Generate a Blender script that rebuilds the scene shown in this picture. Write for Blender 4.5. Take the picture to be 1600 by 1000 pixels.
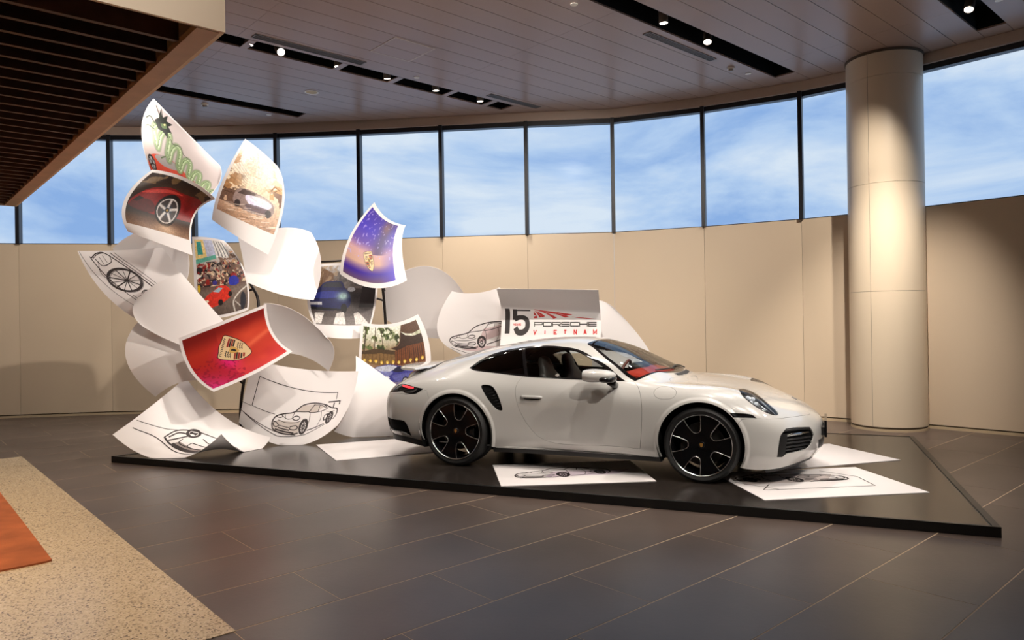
import bpy, bmesh, math, random
import numpy as np
from mathutils import Vector, Matrix
from mathutils.bvhtree import BVHTree
from mathutils.geometry import delaunay_2d_cdt

random.seed(7)
scene = bpy.context.scene
COL = scene.collection
for o in list(bpy.data.objects):
    bpy.data.objects.remove(o)

# ------------------------------------------------------------------ camera
FPX, PITCH, ROLL, CAMZ = 1132.8, 0.0016, -0.0153, 1.5368
GRID = 0.7265                                   # angle of the tile / ceiling grid
S2 = np.array([math.cos(GRID), math.sin(GRID)])
T2 = np.array([-math.sin(GRID), math.cos(GRID)])
def _axes():
    cp, sp, cr, sr = math.cos(PITCH), math.sin(PITCH), math.cos(ROLL), math.sin(ROLL)
    f = np.array([0, cp, sp]); r = np.array([1.0, 0, 0]); u = np.array([0, -sp, cp])
    return cr*r+sr*u, -sr*r+cr*u, f
CR, CU, CF = _axes()
CAMP = np.array([0, 0, CAMZ])
cam_data = bpy.data.cameras.new('camera')
cam_data.sensor_fit = 'HORIZONTAL'; cam_data.sensor_width = 36.0
cam_data.lens = FPX/1600*36.0
cam_data.clip_end = 300
cam = bpy.data.objects.new('camera', cam_data); COL.objects.link(cam)
M = Matrix.Identity(4)
for i in range(3):
    M[i][0], M[i][1], M[i][2] = CR[i], CU[i], -CF[i]
    M[i][3] = CAMP[i]
cam.matrix_world = M
scene.camera = cam

def ray(px, py):
    return ((px-800)/FPX)*CR - ((py-500)/FPX)*CU + CF
def at_depth(px, py, d):
    return CAMP + ray(px, py)*d
def at_z(px, py, z):
    r = ray(px, py); return CAMP + r*((z-CAMZ)/r[2])
def st(s, t, z=0.0):
    p = s*S2 + t*T2
    return (float(p[0]), float(p[1]), z)

# ------------------------------------------------------------------ view, world
vs = scene.view_settings
vs.view_transform = 'Standard'; vs.look = 'None'; vs.gamma = 1.0; vs.exposure = -0.07
vs.use_curve_mapping = False

def srgb(r, g, b, a=1.0):
    f = lambda c: (c/255/12.92 if c/255 <= .04045 else ((c/255+.055)/1.055)**2.4)
    return (f(r), f(g), f(b), a)

world = bpy.data.worlds.new('evening_sky'); scene.world = world; world.use_nodes = True
nt = world.node_tree; nt.nodes.clear()
out = nt.nodes.new('ShaderNodeOutputWorld'); bg = nt.nodes.new('ShaderNodeBackground')
tc = nt.nodes.new('ShaderNodeTexCoord'); mp = nt.nodes.new('ShaderNodeMapping')
mp.inputs['Scale'].default_value = (1.0, 1.0, 3.2)
n1 = nt.nodes.new('ShaderNodeTexNoise'); n1.inputs['Scale'].default_value = 3.4
n1.inputs['Detail'].default_value = 9; n1.inputs['Roughness'].default_value = .58; n1.inputs['Distortion'].default_value = .35
cr = nt.nodes.new('ShaderNodeValToRGB')
e = cr.color_ramp.elements
e[0].position = .36; e[0].color = srgb(146, 182, 232)
e[1].position = .66; e[1].color = srgb(226, 238, 250)
k = e.new(.50); k.color = srgb(186, 212, 244)
nt.links.new(tc.outputs['Generated'], mp.inputs['Vector']); nt.links.new(mp.outputs['Vector'], n1.inputs['Vector'])
nt.links.new(n1.outputs['Fac'], cr.inputs['Fac']); nt.links.new(cr.outputs['Color'], bg.inputs['Color'])
bg.inputs['Strength'].default_value = 1.0
nt.links.new(bg.outputs['Background'], out.inputs['Surface'])

# ------------------------------------------------------------------ materials
def mat(name, col, rough=.5, metal=0.0, spec=.5, noise=None, bump=None, coat=0.0, emit=None, alpha=None, trans=None, wave=None):
    m = bpy.data.materials.new(name); m.use_nodes = True
    nt = m.node_tree; b = nt.nodes['Principled BSDF']
    col = tuple(col) if len(col) == 4 else (*col, 1)
    b.inputs['Base Color'].default_value = col
    b.inputs['Roughness'].default_value = rough; b.inputs['Metallic'].default_value = metal
    b.inputs['Specular IOR Level'].default_value = spec
    b.inputs['Coat Weight'].default_value = coat; b.inputs['Coat Roughness'].default_value = .03
    if emit:
        b.inputs['Emission Color'].default_value = (*emit[0], 1); b.inputs['Emission Strength'].default_value = emit[1]
    if noise or bump:
        tc = nt.nodes.new('ShaderNodeTexCoord')
    if noise:                       # (scale, amount, detail)
        n = nt.nodes.new('ShaderNodeTexNoise'); n.inputs['Scale'].default_value = noise[0]
        n.inputs['Detail'].default_value = noise[2] if len(noise) > 2 else 4
        nt.links.new(tc.outputs['Object'], n.inputs['Vector'])
        r = nt.nodes.new('ShaderNodeValToRGB'); a = noise[1]
        r.color_ramp.elements[0].position = .3; r.color_ramp.elements[1].position = .7
        r.color_ramp.elements[0].color = (*[c*(1-a) for c in col[:3]], 1)
        r.color_ramp.elements[1].color = (*[min(1, c*(1+a)) for c in col[:3]], 1)
        nt.links.new(n.outputs['Fac'], r.inputs['Fac']); nt.links.new(r.outputs['Color'], b.inputs['Base Color'])
    if bump:                        # (scale, strength)
        n = nt.nodes.new('ShaderNodeTexNoise'); n.inputs['Scale'].default_value = bump[0]; n.inputs['Detail'].default_value = 3
        nt.links.new(tc.outputs['Object'], n.inputs['Vector'])
        bp = nt.nodes.new('ShaderNodeBump'); bp.inputs['Strength'].default_value = bump[1]; bp.inputs['Distance'].default_value = .01
        nt.links.new(n.outputs['Fac'], bp.inputs['Height']); nt.links.new(bp.outputs['Normal'], b.inputs['Normal'])
    return m

def glass_mat(name, tint, gloss_rough=.0, ior=1.45, boost=1.0):
    """thin architectural glass: fresnel mix of a tinted transparent and a glossy lobe"""
    m = bpy.data.materials.new(name); m.use_nodes = True
    nt = m.node_tree; nt.nodes.clear()
    o = nt.nodes.new('ShaderNodeOutputMaterial'); mx = nt.nodes.new('ShaderNodeMixShader')
    tr = nt.nodes.new('ShaderNodeBsdfTransparent'); tr.inputs['Color'].default_value = (*tint, 1)
    gl = nt.nodes.new('ShaderNodeBsdfGlossy'); gl.inputs['Roughness'].default_value = gloss_rough
    fr = nt.nodes.new('ShaderNodeFresnel'); fr.inputs['IOR'].default_value = ior
    mu = nt.nodes.new('ShaderNodeMath'); mu.operation = 'MULTIPLY'; mu.inputs[1].default_value = boost; mu.use_clamp = True
    nt.links.new(fr.outputs['Fac'], mu.inputs[0]); nt.links.new(mu.outputs[0], mx.inputs['Fac'])
    nt.links.new(tr.outputs[0], mx.inputs[1]); nt.links.new(gl.outputs[0], mx.inputs[2]); nt.links.new(mx.outputs[0], o.inputs['Surface'])
    return m

MT = {}
MT['tile'] = mat('dark_stone_tile', srgb(90, 77, 70), .32, noise=(1.3, .22, 6), bump=(35, .04))
MT['grout'] = mat('pale_grout', srgb(204, 180, 150), .7)
MT['plank'] = mat('ceiling_metal', srgb(158, 131, 114), .3, metal=.0, spec=.3)
MT['ceil_gap'] = mat('ceiling_joint', srgb(40, 36, 34), .8)
MT['black'] = mat('matt_black', (.004, .004, .004), .8, spec=.2)
MT['frame'] = mat('window_frame_metal', (.012, .012, .016), .4)
MT['panel'] = mat('cream_wall_panel', srgb(210, 190, 164), .45, noise=(.6, .03, 2))
MT['base'] = mat('baseboard_cream', srgb(190, 170, 140), .5)
MT['cornice'] = mat('cornice_paint', srgb(196, 176, 160), .5)
MT['column'] = mat('column_cream', srgb(220, 202, 176), .35)
MT['seam'] = mat('panel_seam', srgb(92, 78, 62), .8)
MT['pane'] = glass_mat('window_glass', (.97, .985, 1.0), .2, 1.3, .04)
MT['slat'] = mat('walnut_slat', srgb(84, 58, 45), .55, noise=(9, .25, 3))
MT['soffit'] = mat('oak_edge', srgb(196, 160, 128), .5, noise=(7, .08, 3))
MT['fascia'] = mat('fascia_cream', srgb(236, 212, 182), .5)
MT['vent'] = mat('vent_metal', srgb(120, 110, 102), .45, metal=.3)
MT['vent_dark'] = mat('vent_dark', srgb(52, 47, 44), .6)
MT['white_plastic'] = mat('white_plastic', srgb(236, 228, 216), .4)
MT['lamp_grey'] = mat('lamp_housing', srgb(150, 140, 132), .4, metal=.2)
MT['lamp_lens'] = mat('lamp_lens', (1, .9, .8), .3, emit=((1, .86, .72), 12))
MT['platform'] = mat('black_laminate', srgb(42, 37, 34), .22, noise=(2, .1, 3))
MT['platform_edge'] = mat('black_edge', (.006, .006, .006), .35)
MT['rug'] = None

def terrazzo():
    m = bpy.data.materials.new('terrazzo'); m.use_nodes = True; nt = m.node_tree; b = nt.nodes['Principled BSDF']
    tc = nt.nodes.new('ShaderNodeTexCoord'); v = nt.nodes.new('ShaderNodeTexVoronoi'); v.inputs['Scale'].default_value = 110
    nt.links.new(tc.outputs['Object'], v.inputs['Vector'])
    r = nt.nodes.new('ShaderNodeValToRGB'); r.color_ramp.interpolation = 'CONSTANT'
    es = r.color_ramp.elements; es[0].position = 0; es[0].color = srgb(212, 192, 160); es[1].position = .55; es[1].color = srgb(194, 174, 144)
    for p_, c_ in ((.72, (156, 138, 114)), (.80, (224, 206, 178)), (.93, (112, 96, 80))):
        k = es.new(p_); k.color = srgb(*c_)
    sp = nt.nodes.new('ShaderNodeSeparateColor')
    nt.links.new(v.outputs['Color'], sp.inputs[0]); nt.links.new(sp.outputs[0], r.inputs['Fac'])
    nt.links.new(r.outputs['Color'], b.inputs['Base Color']); b.inputs['Roughness'].default_value = .22
    return m
MT['terrazzo'] = terrazzo()
MT['rug'] = mat('rust_rug', srgb(176, 98, 58), .95, noise=(3.5, .28, 5), bump=(220, .5))

# ------------------------------------------------------------------ builders
def mesh_obj(name, verts, faces, mats, parent=None, smooth=False, mi=None):
    me = bpy.data.meshes.new(name)
    me.from_pydata([tuple(map(float, v)) for v in verts], [], [tuple(f) for f in faces])
    for m in (mats if isinstance(mats, (list, tuple)) else [mats]):
        me.materials.append(m)
    if mi is not None:
        me.polygons.foreach_set('material_index', np.array(mi, dtype=np.int32))
    if smooth:
        me.polygons.foreach_set('use_smooth', np.ones(len(me.polygons), dtype=bool))
    me.update()
    o = bpy.data.objects.new(name, me); COL.objects.link(o)
    if parent: o.parent = parent
    return o
def tag(o, label=None, cat=None, group=None, kind=None):
    if label: o['label'] = label
    if cat: o['category'] = cat
    if group: o['group'] = group
    if kind: o['kind'] = kind
    return o
def empty(name, loc=(0, 0, 0), rz=0):
    o = bpy.data.objects.new(name, None); COL.objects.link(o); o.location = loc; o.rotation_euler = (0, 0, rz)
    o.empty_display_size = .1
    return o
class MB:
    """collects simple solids into one mesh"""
    def __init__(self): self.v = []; self.f = []
    def add(self, vs, fs):
        k = len(self.v); self.v += [tuple(map(float, p)) for p in vs]; self.f += [tuple(i+k for i in f) for f in fs]; return self
    def box(self, x0, x1, y0, y1, z0, z1):
        return self.add([(x, y, z) for z in (z0, z1) for y in (y0, y1) for x in (x0, x1)],
                        [(0, 2, 3, 1), (4, 5, 7, 6), (0, 1, 5, 4), (2, 6, 7, 3), (0, 4, 6, 2), (1, 3, 7, 5)])
    def prism(self, poly, z0, z1):
        n = len(poly)
        if sum(poly[i][0]*poly[(i+1) % n][1]-poly[(i+1) % n][0]*poly[i][1] for i in range(n)) < 0: poly = poly[::-1]
        return self.add([(p[0], p[1], z0) for p in poly]+[(p[0], p[1], z1) for p in poly],
                        [tuple(range(n))[::-1], tuple(range(n, 2*n))]+[(i, (i+1) % n, n+(i+1) % n, n+i) for i in range(n)])
    def tube(self, pts, r, n=10, cap=True):
        pts = [Vector(p) for p in pts]; rr = r if isinstance(r, (list, tuple)) else [r]*len(pts)
        vs = []; fs = []; up = None
        for i, p in enumerate(pts):
            d = (pts[min(i+1, len(pts)-1)]-pts[max(i-1, 0)]).normalized()
            if up is None: up = Vector((0, 0, 1)) if abs(d.z) < .9 else Vector((1, 0, 0))
            a = d.cross(up).normalized(); b = a.cross(d).normalized(); up = b
            for j in range(n):
                t = 2*math.pi*j/n; vs.append(p+(a*math.cos(t)+b*math.sin(t))*rr[i])
        for i in range(len(pts)-1):
            for j in range(n):
                fs.append((i*n+j, i*n+(j+1) % n, (i+1)*n+(j+1) % n, (i+1)*n+j))
        if cap: fs += [tuple(range(n))[::-1], tuple(range((len(pts)-1)*n, len(pts)*n))]
        return self.add(vs, fs)
    def lathe(self, prof, n=32, axis='z', closed=False, c=(0, 0, 0), a0=0, a1=2*math.pi):
        """prof: (radius, height) pairs"""
        full = abs(a1-a0-2*math.pi) < 1e-6; m = n if full else n+1; vs = []; fs = []
        for r, h in prof:
            for j in range(m):
                t = a0+(a1-a0)*j/n; x, y = r*math.cos(t), r*math.sin(t)
                p = (x, y, h) if axis == 'z' else (x, h, y) if axis == 'y' else (h, x, y)
                vs.append((p[0]+c[0], p[1]+c[1], p[2]+c[2]))
        k = len(prof)
        for i in range(k if closed else k-1):
            for j in range(n):
                j2 = (j+1) % m; i2 = (i+1) % k
                f = (i*m+j, i*m+j2, i2*m+j2, i2*m+j)
                fs.append(f if axis != 'y' else f[::-1])
        return self.add(vs, fs)
    def build(self, name, m, parent=None, smooth=False, angle=None):
        o = mesh_obj(name, self.v, self.f, m, parent, smooth)
        if angle: smooth_angle(o, angle)
        return o
def smooth_angle(o, deg):
    me = o.data
    me.polygons.foreach_set('use_smooth', np.ones(len(me.polygons), dtype=bool))
    bm = bmesh.new(); bm.from_mesh(me); bm.normal_update()
    lim = math.radians(deg)
    for e in bm.edges:
        if len(e.link_faces) == 2 and e.calc_face_angle(0) > lim: e.smooth = False
    bm.to_mesh(me); bm.free()
def share(o, name, parent, loc=None, rz=None):
    c = o.copy(); c.name = name; COL.objects.link(c); c.parent = parent
    if loc is not None: c.location = loc
    if rz is not None: c.rotation_euler = (0, 0, rz)
    return c
def clip_poly(poly, a, b):
    """keep the part of poly on the left of a->b"""
    outp = []
    f = lambda p: (b[0]-a[0])*(p[1]-a[1])-(b[1]-a[1])*(p[0]-a[0])
    for i in range(len(poly)):
        p, q = poly[i], poly[(i+1) % len(poly)]; fp, fq = f(p), f(q)
        if fp >= 0: outp.append(p)
        if fp*fq < 0:
            t = fp/(fp-fq); outp.append((p[0]+(q[0]-p[0])*t, p[1]+(q[1]-p[1])*t))
    return outp

# ------------------------------------------------------------------ lamps of the place
def aim_matrix(pos, target):
    d = (Vector(target)-Vector(pos)).normalized()
    return d.to_track_quat('-Z', 'Y').to_euler()
SPOT_COL = (1.0, .915, .825)
def spotlight(s, t, target, watts, label, cone=58, blend=.7, z=5.0, visible=True, size=.05):
    """a cylinder spotlight hanging in a ceiling slot, with its own light"""
    pos = st(s, t, z)
    root = empty('spotlight', pos); root.rotation_euler = aim_matrix(pos, target)
    tag(root, label, 'spotlight', 'ceiling slot spotlights')
    MB().lathe([(.0, .20), (.052, .20), (.055, .19), (.055, .0), (.047, .0), (.045, .03), (.0, .035)], 24).build('housing', MT['lamp_grey'], root, angle=40)
    MB().lathe([(.0, .002), (.046, .002)], 24).build('lens', MT['lamp_lens'], root)
    L = bpy.data.lights.new('spot_light', 'SPOT'); L.energy = watts; L.color = SPOT_COL
    L.spot_size = math.radians(cone); L.spot_blend = blend; L.shadow_soft_size = size
    lo = bpy.data.objects.new('spot_light', L); COL.objects.link(lo); lo.parent = root; lo.location = (0, 0, -.02)
    return root

# ------------------------------------------------------------------ the shell
SILL, HEAD, CEIL = 3.0, 4.92, 5.06
WALL = [(-13.0, 10.4), (-12.63, 11.02), (-11.3, 11.64), (-9.92, 12.14), (-8.503, 12.522), (-7.059, 12.782), (-5.62, 12.882), (-4.13, 12.83), (-2.632, 12.684), (-1.18, 12.49),
        (.283, 12.309), (1.731, 12.181), (3.1, 11.617), (4.38, 10.906), (5.46, 10.02), (6.45, 8.94), (7.33, 7.77), (8.11, 6.53), (8.77, 5.22), (9.32, 3.86), (9.75, 2.46)]
ROOM = WALL + [(10.0, -7.0), (-13.0, -7.0)]                # clockwise seen from above
def clip_room(poly):
    for i in range(len(ROOM)):
        a, b = ROOM[(i+1) % len(ROOM)], ROOM[i]
        poly = clip_poly(poly, a, b)
        if len(poly) < 3: return []
    return poly
def norm_in(a, b):
    d = np.array(b)-np.array(a); d = d/np.linalg.norm(d); return d, np.array([d[1], -d[0]])  # direction, inward normal

# floor: one slab of grout with tiles standing a hair proud
floor = tag(MB().prism([tuple(p) for p in ROOM], -.12, -.001).build('floor', MT['grout']), kind='structure')
TP, T0 = .6102, 1.231
def visible_px(p):
    d = np.array([p[0], p[1], 0])-CAMP; z = d@CF
    if z < .5: return None
    return 800+FPX*(d@CR)/z, 500-FPX*(d@CU)/z
tile_proto = None; rest = MB(); g = .0024; gt = .0042; n_tiles = 0
cand = []
for k in range(-16, 24):
    off = 2.558+(0 if k % 2 else .6)
    for j in range(-14, 14):
        s0 = off+1.2*j; t0 = T0+TP*k
        quad = [st(s0+g, t0+gt)[:2], st(s0+1.2-g, t0+gt)[:2], st(s0+1.2-g, t0+TP-gt)[:2], st(s0+g, t0+TP-gt)[:2]]
        c = clip_room(quad)
        if len(c) < 3: continue
        ctr = np.mean(c, axis=0)
        px = visible_px(ctr)
        vis = px is not None and -120 < px[0] < 1720 and px[1] < 1150
        cand.append((vis, float(np.linalg.norm(ctr)), c, len(c) == 4 and all(abs(a[0]-b[0])+abs(a[1]-b[1]) < 1e-6 for a, b in zip(c, quad)), quad))
cand.sort(key=lambda q: (not q[0], q[1]))
for vis, d, c, whole, quad in cand:
    if vis and n_tiles < 290:
        n_tiles += 1
        if whole:
            ctr = np.mean(quad, axis=0)
            if tile_proto is None:
                tile_proto = MB().box(-.6+g, .6-g, -TP/2+gt, TP/2-gt, -.008, 0).build('floor_tile', MT['tile'], floor)
                tile_proto.location = (*ctr, 0); tile_proto.rotation_euler = (0, 0, GRID)
            else:
                share(tile_proto, 'floor_tile', floor, (*ctr, 0), GRID)
        else:
            MB().prism(c, -.008, 0).build('floor_tile', MT['tile'], floor)
    else:
        rest.prism(c, -.008, 0)
tag(rest.build('far_floor_tiles', MT['tile'], floor), kind='stuff')

# ceiling: planks with dark joints, black slots for the spotlights
ceil_back = tag(MB().prism(ROOM, CEIL+.30, CEIL+.34).build('ceiling', MT['ceil_gap']), kind='structure')
PT, PP = 2.55, .3125
SLOTS = {0: (2.2, 10.37), 8: (1.5, 10.02), 20: (1.6, 7.935), 28: (1.6, 5.51), -10: (-2.0, 9.0)}
plank_proto = {}; gap = .0035; n_pl = 0; cell = 3.03
far = MB()
def plank(s0, s1, k):
    global n_pl
    t0 = PT+PP*k
    quad = [st(s0+gap*.4, t0+gap)[:2], st(s1-gap*.4, t0+gap)[:2], st(s1-gap*.4, t0+PP-gap)[:2], st(s0+gap*.4, t0+PP-gap)[:2]]
    c = clip_room(quad)
    if len(c) < 3: return
    ctr = np.mean(c, axis=0); w = np.array([*ctr, CEIL])-CAMP; z = w@CF
    vis = z > .5 and -500 < 800+FPX*(w@CR)/z < 2100 and -700 < 500-FPX*(w@CU)/z
    if not vis or n_pl >= 295: far.prism(c, CEIL, CEIL+.02); return
    n_pl += 1
    MB().prism(c, CEIL, CEIL+.02).build('ceiling_plank', MT['plank'], ceil_back)
for k in sorted(range(-29, 46), key=lambda k: abs(k-14)):
    cuts = [3.40+cell*j for j in range(-7, 6)]
    for a, b in zip(cuts[:-1], cuts[1:]):
        if k in SLOTS:
            u, v = SLOTS[k]
            if b > u and a < v:
                if a < u: plank(a, u, k)
                if b > v: plank(v, b, k)
                continue
        plank(a, b, k)
tag(far.build('unseen_ceiling_planks', MT['plank'], ceil_back), kind='stuff')
# slots: cut through the backing by boxing a black trough around them
for k, (u, v) in SLOTS.items():
    t0 = PT+PP*k; m = MB(); t1 = t0+PP; z0, z1 = CEIL+.001, CEIL+.30
    for (a, b, c_, d) in ((u, v, t0-.02, t0), (u, v, t1, t1+.02), (u-.02, u, t0-.02, t1+.02), (v, v+.02, t0-.02, t1+.02)):
        m.prism([st(a, c_)[:2], st(b, c_)[:2], st(b, d)[:2], st(a, d)[:2]], CEIL+.021, z1)
    m.prism([st(u, t0)[:2], st(v, t0)[:2], st(v, t1)[:2], st(u, t1)[:2]], z1-.02, z1-.001)
    m.build('slot_trough', MT['black'], ceil_back)

# curved wall: panels below, windows above
wall = tag(empty('wall_back'), kind='structure')
base = tag(empty('baseboard_back'), kind='structure')
cornice = tag(empty('trim_1'), kind='structure')
def slab(a, b, z0, z1, in0, in1, gapw=0.0):
    """box along a->b between inward offsets in0..in1"""
    a, b = np.array(a), np.array(b); d, n = norm_in(a, b)
    a2, b2 = a+d*gapw, b-d*gapw
    return MB().prism([tuple(a2+n*in0), tuple(b2+n*in0), tuple(b2+n*in1), tuple(a2+n*in1)], z0, z1)
for i in range(len(WALL)-1):
    a, b = WALL[i], WALL[i+1]
    slab(a, b, .055, SILL, -.06, .0, .002).build('wall_panel', MT['panel'], wall)
    slab(a, b, .0, SILL-.005, -.09, -.02).build('panel_backing', MT['seam'], wall)
    slab(a, b, .0, .035, -.03, .012).build('baseboard_strip', MT['base'], base)
    slab(a, b, HEAD, CEIL+.30, -.12, .05).build('cornice_strip', MT['cornice'], cornice)
    win = tag(empty('window_%d' % (i+1)), kind='structure')
    slab(a, b, SILL, HEAD, -.075, -.065).build('pane', MT['pane'], win)
    slab(a, b, HEAD-.075, HEAD+.0, -.12, .0).build('head_frame', MT['frame'], win)
    slab(a, b, SILL-.004, SILL+.014, -.12, -.02).build('sill_frame', MT['frame'], win)
    d, n = norm_in(a, b); p = np.array(b)
    slab(tuple(p-d*.03), tuple(p+d*.03), SILL, HEAD, -.10, .06).build('mullion', MT['frame'], win)
for nm, a, b in (('wall_left', (-13.0, -7.0), (-13.0, 10.4)), ('wall_right', (9.75, 2.46), (10.0, -7.0)), ('wall_rear', (10.0, -7.0), (-13.0, -7.0))):
    tag(slab(a, b, 0, CEIL+.30, -.1, 0).build(nm, MT['panel']), kind='structure')

# column
colm = empty('round_column', (5.165, 9.972, 0)); tag(colm, 'tall round cream column in front of the curved windows', 'column')
CRAD = .475
a_seam = math.atan2(-9.972, -5.165)-.42                  # vertical joint seen left of the middle
zc = [.06, 2.02, 4.02, CEIL-.03]
zs = [.055, 1.86, 3.30, 4.72, CEIL-.035]
for k in range(4):
    for h in range(2):
        a0 = a_seam+h*math.pi+.004; a1 = a_seam+(h+1)*math.pi-.004
        m = MB().lathe([(CRAD-.02, zs[k]+.002), (CRAD, zs[k]+.002), (CRAD, zs[k+1]-.002), (CRAD-.02, zs[k+1]-.002)], 48, a0=a0, a1=a1)
        m.build('column_panel', MT['column'], colm, angle=30)
MB().lathe([(CRAD-.012, .0), (CRAD-.012, CEIL-.001)], 64).build('core', MT['seam'], colm, smooth=True)
MB().lathe([(CRAD-.02, .0), (CRAD+.004, .0), (CRAD+.004, .03), (CRAD-.02, .03)], 64).build('plinth', MT['base'], colm, angle=30)
MB().lathe([(CRAD-.02, CEIL-.03), (CRAD+.012, CEIL-.03), (CRAD+.012, CEIL-.002), (CRAD-.02, CEIL-.002)], 64).build('top_ring', MT['seam'], colm, angle=30)

# slatted canopy over the terrazzo corner
can = empty('slatted_canopy', st(1.35, 3.64, 3.0), GRID)
tag(can, 'dark slatted timber canopy with cream fascia at the upper left', 'canopy')
CW, CL = 5.0, 6.79                                        # along -s, along +t
MB().box(-CW, 0, 0, .02, 0.0, .46).build('fascia', MT['fascia'], can)
MB().box(-.02, 0, .02, CL, 0.0, .46).build('fascia', MT['fascia'], can)
MB().box(-CW, 0, CL-.02, CL, 0.0, .46).build('fascia', MT['fascia'], can)
MB().box(-.13, -.021, .021, CL-.021, -.002, .03).build('edge_board', MT['soffit'], can)
MB().box(-CW, -.02, .02, CL-.02, .40, .43).build('top_board', MT['black'], can)
sl = None
n_sl = int((CL-.1)/.2)
for i in range(n_sl):
    y = .31+.2*i
    if y > CL-.06: break
    if sl is None:
        sl = MB().box(-CW+.02, -.131, -.016, .016, .015, .13).build('slat', MT['slat'], can); sl.location = (0, y, 0)
    else:
        share(sl, 'slat', can, (0, y, 0))
tag(MB().prism([st(-6, 3.66)[:2], st(1.365, 3.66)[:2], st(1.365, 10.43)[:2], st(-6, 10.43)[:2]], -.01, .004).build('terrazzo_floor', MT['terrazzo'], floor))
rug = MB().prism([st(-3.5, 5.58)[:2], st(.86, 5.58)[:2], st(.89, 5.60)[:2], st(.90, 6.9)[:2], st(.91, 9.2)[:2], st(-3.5, 9.2)[:2]], .004, .016).build('rug', MT['rug'])
tag(rug, 'rust orange rug lying on the speckled terrazzo', 'rug')

# ceiling fittings
def grille(s0, s1, t0, t1, label):
    c = empty('air_grille', st((s0+s1)/2, (t0+t1)/2, CEIL-.008), GRID); tag(c, label, 'vent', 'linear ceiling air grilles')
    hx, hy = (s1-s0)/2, (t1-t0)/2
    m = MB().box(-hx, hx, -hy, -hy+.014, 0, .008).box(-hx, hx, hy-.014, hy, 0, .008).box(-hx, -hx+.014, -hy, hy, 0, .008).box(hx-.014, hx, -hy, hy, 0, .008)
    m.build('frame', MT['vent'], c)
    MB().box(-hx+.014, hx-.014, -hy+.014, hy-.014, .006, .008).build('throat', MT['vent_dark'], c)
    for i in range(3):
        y = -hy+.014+(2*hy-.028)*(i+1)/4
        MB().box(-hx+.014, hx-.014, y-.004, y+.004, .001, .006).build('blade', MT['vent'], c)
grille(3.54, 5.06, 8.565, 8.71, 'long air grille beside the left spotlight slot, nearest the cream fascia')
grille(7.25, 8.32, 8.56, 8.685, 'short air grille at the far end of the left spotlight slot')
grille(7.2, 8.66, 5.476, 5.59, 'air grille beside the slot with two tilted spotlights')
h = empty('access_hatch', st(5.195, 7.89, CEIL-.004), GRID); tag(h, 'square ceiling access hatch outlined by a pale frame', 'hatch')
hw = .305
m = MB().box(-hw, hw, -hw, -hw+.018, 0, .004).box(-hw, hw, hw-.018, hw, 0, .004).box(-hw, -hw+.018, -hw+.018, hw-.018, 0, .004).box(hw-.018, hw, -hw+.018, hw-.018, 0, .004)
m.build('hatch_frame', MT['cornice'], h)
MB().box(-hw+.018, hw-.018, -hw+.018, -.003, .001, .004).build('hatch_panel', MT['plank'], h)
MB().box(-hw+.018, hw-.018, .003, hw-.018, .001, .004).build('hatch_panel', MT['plank'], h)
def detector(s, t, label):
    c = empty('smoke_detector', st(s, t, CEIL)); tag(c, label, 'detector')
    MB().lathe([(0, -.018), (.05, -.018), (.055, -.008), (.055, 0), (0, 0)], 24).build('base', MT['white_plastic'], c, angle=35)
    MB().lathe([(0, -.05), (.026, -.047), (.036, -.034), (.036, -.018), (0, -.018)], 20).build('sensor_head', MT['lamp_grey'], c, angle=35)
detector(4.043, 11.826, 'white smoke detector above the dragon print near the far slot')
detector(9.132, 5.55, 'white smoke detector left of the column beside the wide slot')
def disc(s, t, r, name, label, cat, mt):
    c = empty(name, st(s, t, CEIL)); tag(c, label, cat)
    MB().lathe([(r*.8, -.004), (r, -.006), (r, 0), (r*.8, 0)], 28, closed=True).build('rim', MT['white_plastic'], c, angle=35)
    MB().lathe([(0, -.003), (r*.8, -.003)], 28).build('cover', mt, c)
disc(5.075, 10.21, .105, 'ceiling_speaker', 'round ceiling speaker with yellowish cover over the prints', 'speaker', mat('speaker_cover', srgb(196, 176, 132), .6))
for s, t, lab in ((5.059, 11.747, 'tiny ceiling sensor disc beside the far left slot'), (5.933, 8.66, 'small ceiling sensor disc beside the middle of the left slot'),
                  (9.544, 5.523, 'small ceiling sensor disc next to the right-hand smoke detector'), (5.923, 5.543, 'ceiling sensor disc at the top edge beside the wide slot'), (9.537, 2.413, 'ceiling sensor disc in the top right corner')):
    disc(s, t, .042, 'ceiling_sensor', lab, 'sensor', MT['white_plastic'])
# dividers inside the left slot
for s in (3.56, 4.84, 5.72, 6.70, 7.50):
    MB().prism([st(s, 8.803)[:2], st(s+.09, 8.803)[:2], st(s+.09, 9.11)[:2], st(s, 9.11)[:2]], CEIL-.001, CEIL+.012).build('slot_divider', MT['plank'], ceil_back)

# platform
plat_poly = [tuple(at_z(174, 713, .07)[:2]), tuple(at_z(1565, 825, .07)[:2]), tuple(at_z(1428, 682.3, .07)[:2]), (.2, 10.62), (-1.6, 11.0)]
PLZ = .07
pf = empty('display_platform', (0, 0, 0)); tag(pf, 'low angular black display platform under the car', 'platform')
MB().prism(plat_poly, .0, PLZ-.002).build('platform_body', MT['platform_edge'], pf)
cpoly = np.mean(plat_poly, axis=0)
MB().prism([tuple(cpoly+(np.array(p)-cpoly)*.985) for p in plat_poly], PLZ-.002, PLZ).build('platform_top', MT['platform'], pf)
for i in range(5):
    a, b = np.array(plat_poly[i]), np.array(plat_poly[(i+1) % 5]); ai, bi = cpoly+(a-cpoly)*.988, cpoly+(b-cpoly)*.988
    MB().prism([tuple(a), tuple(b), tuple(bi), tuple(ai)], PLZ-.002, PLZ+.004).build('edge_trim', MT['platform_edge'], pf)

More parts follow.
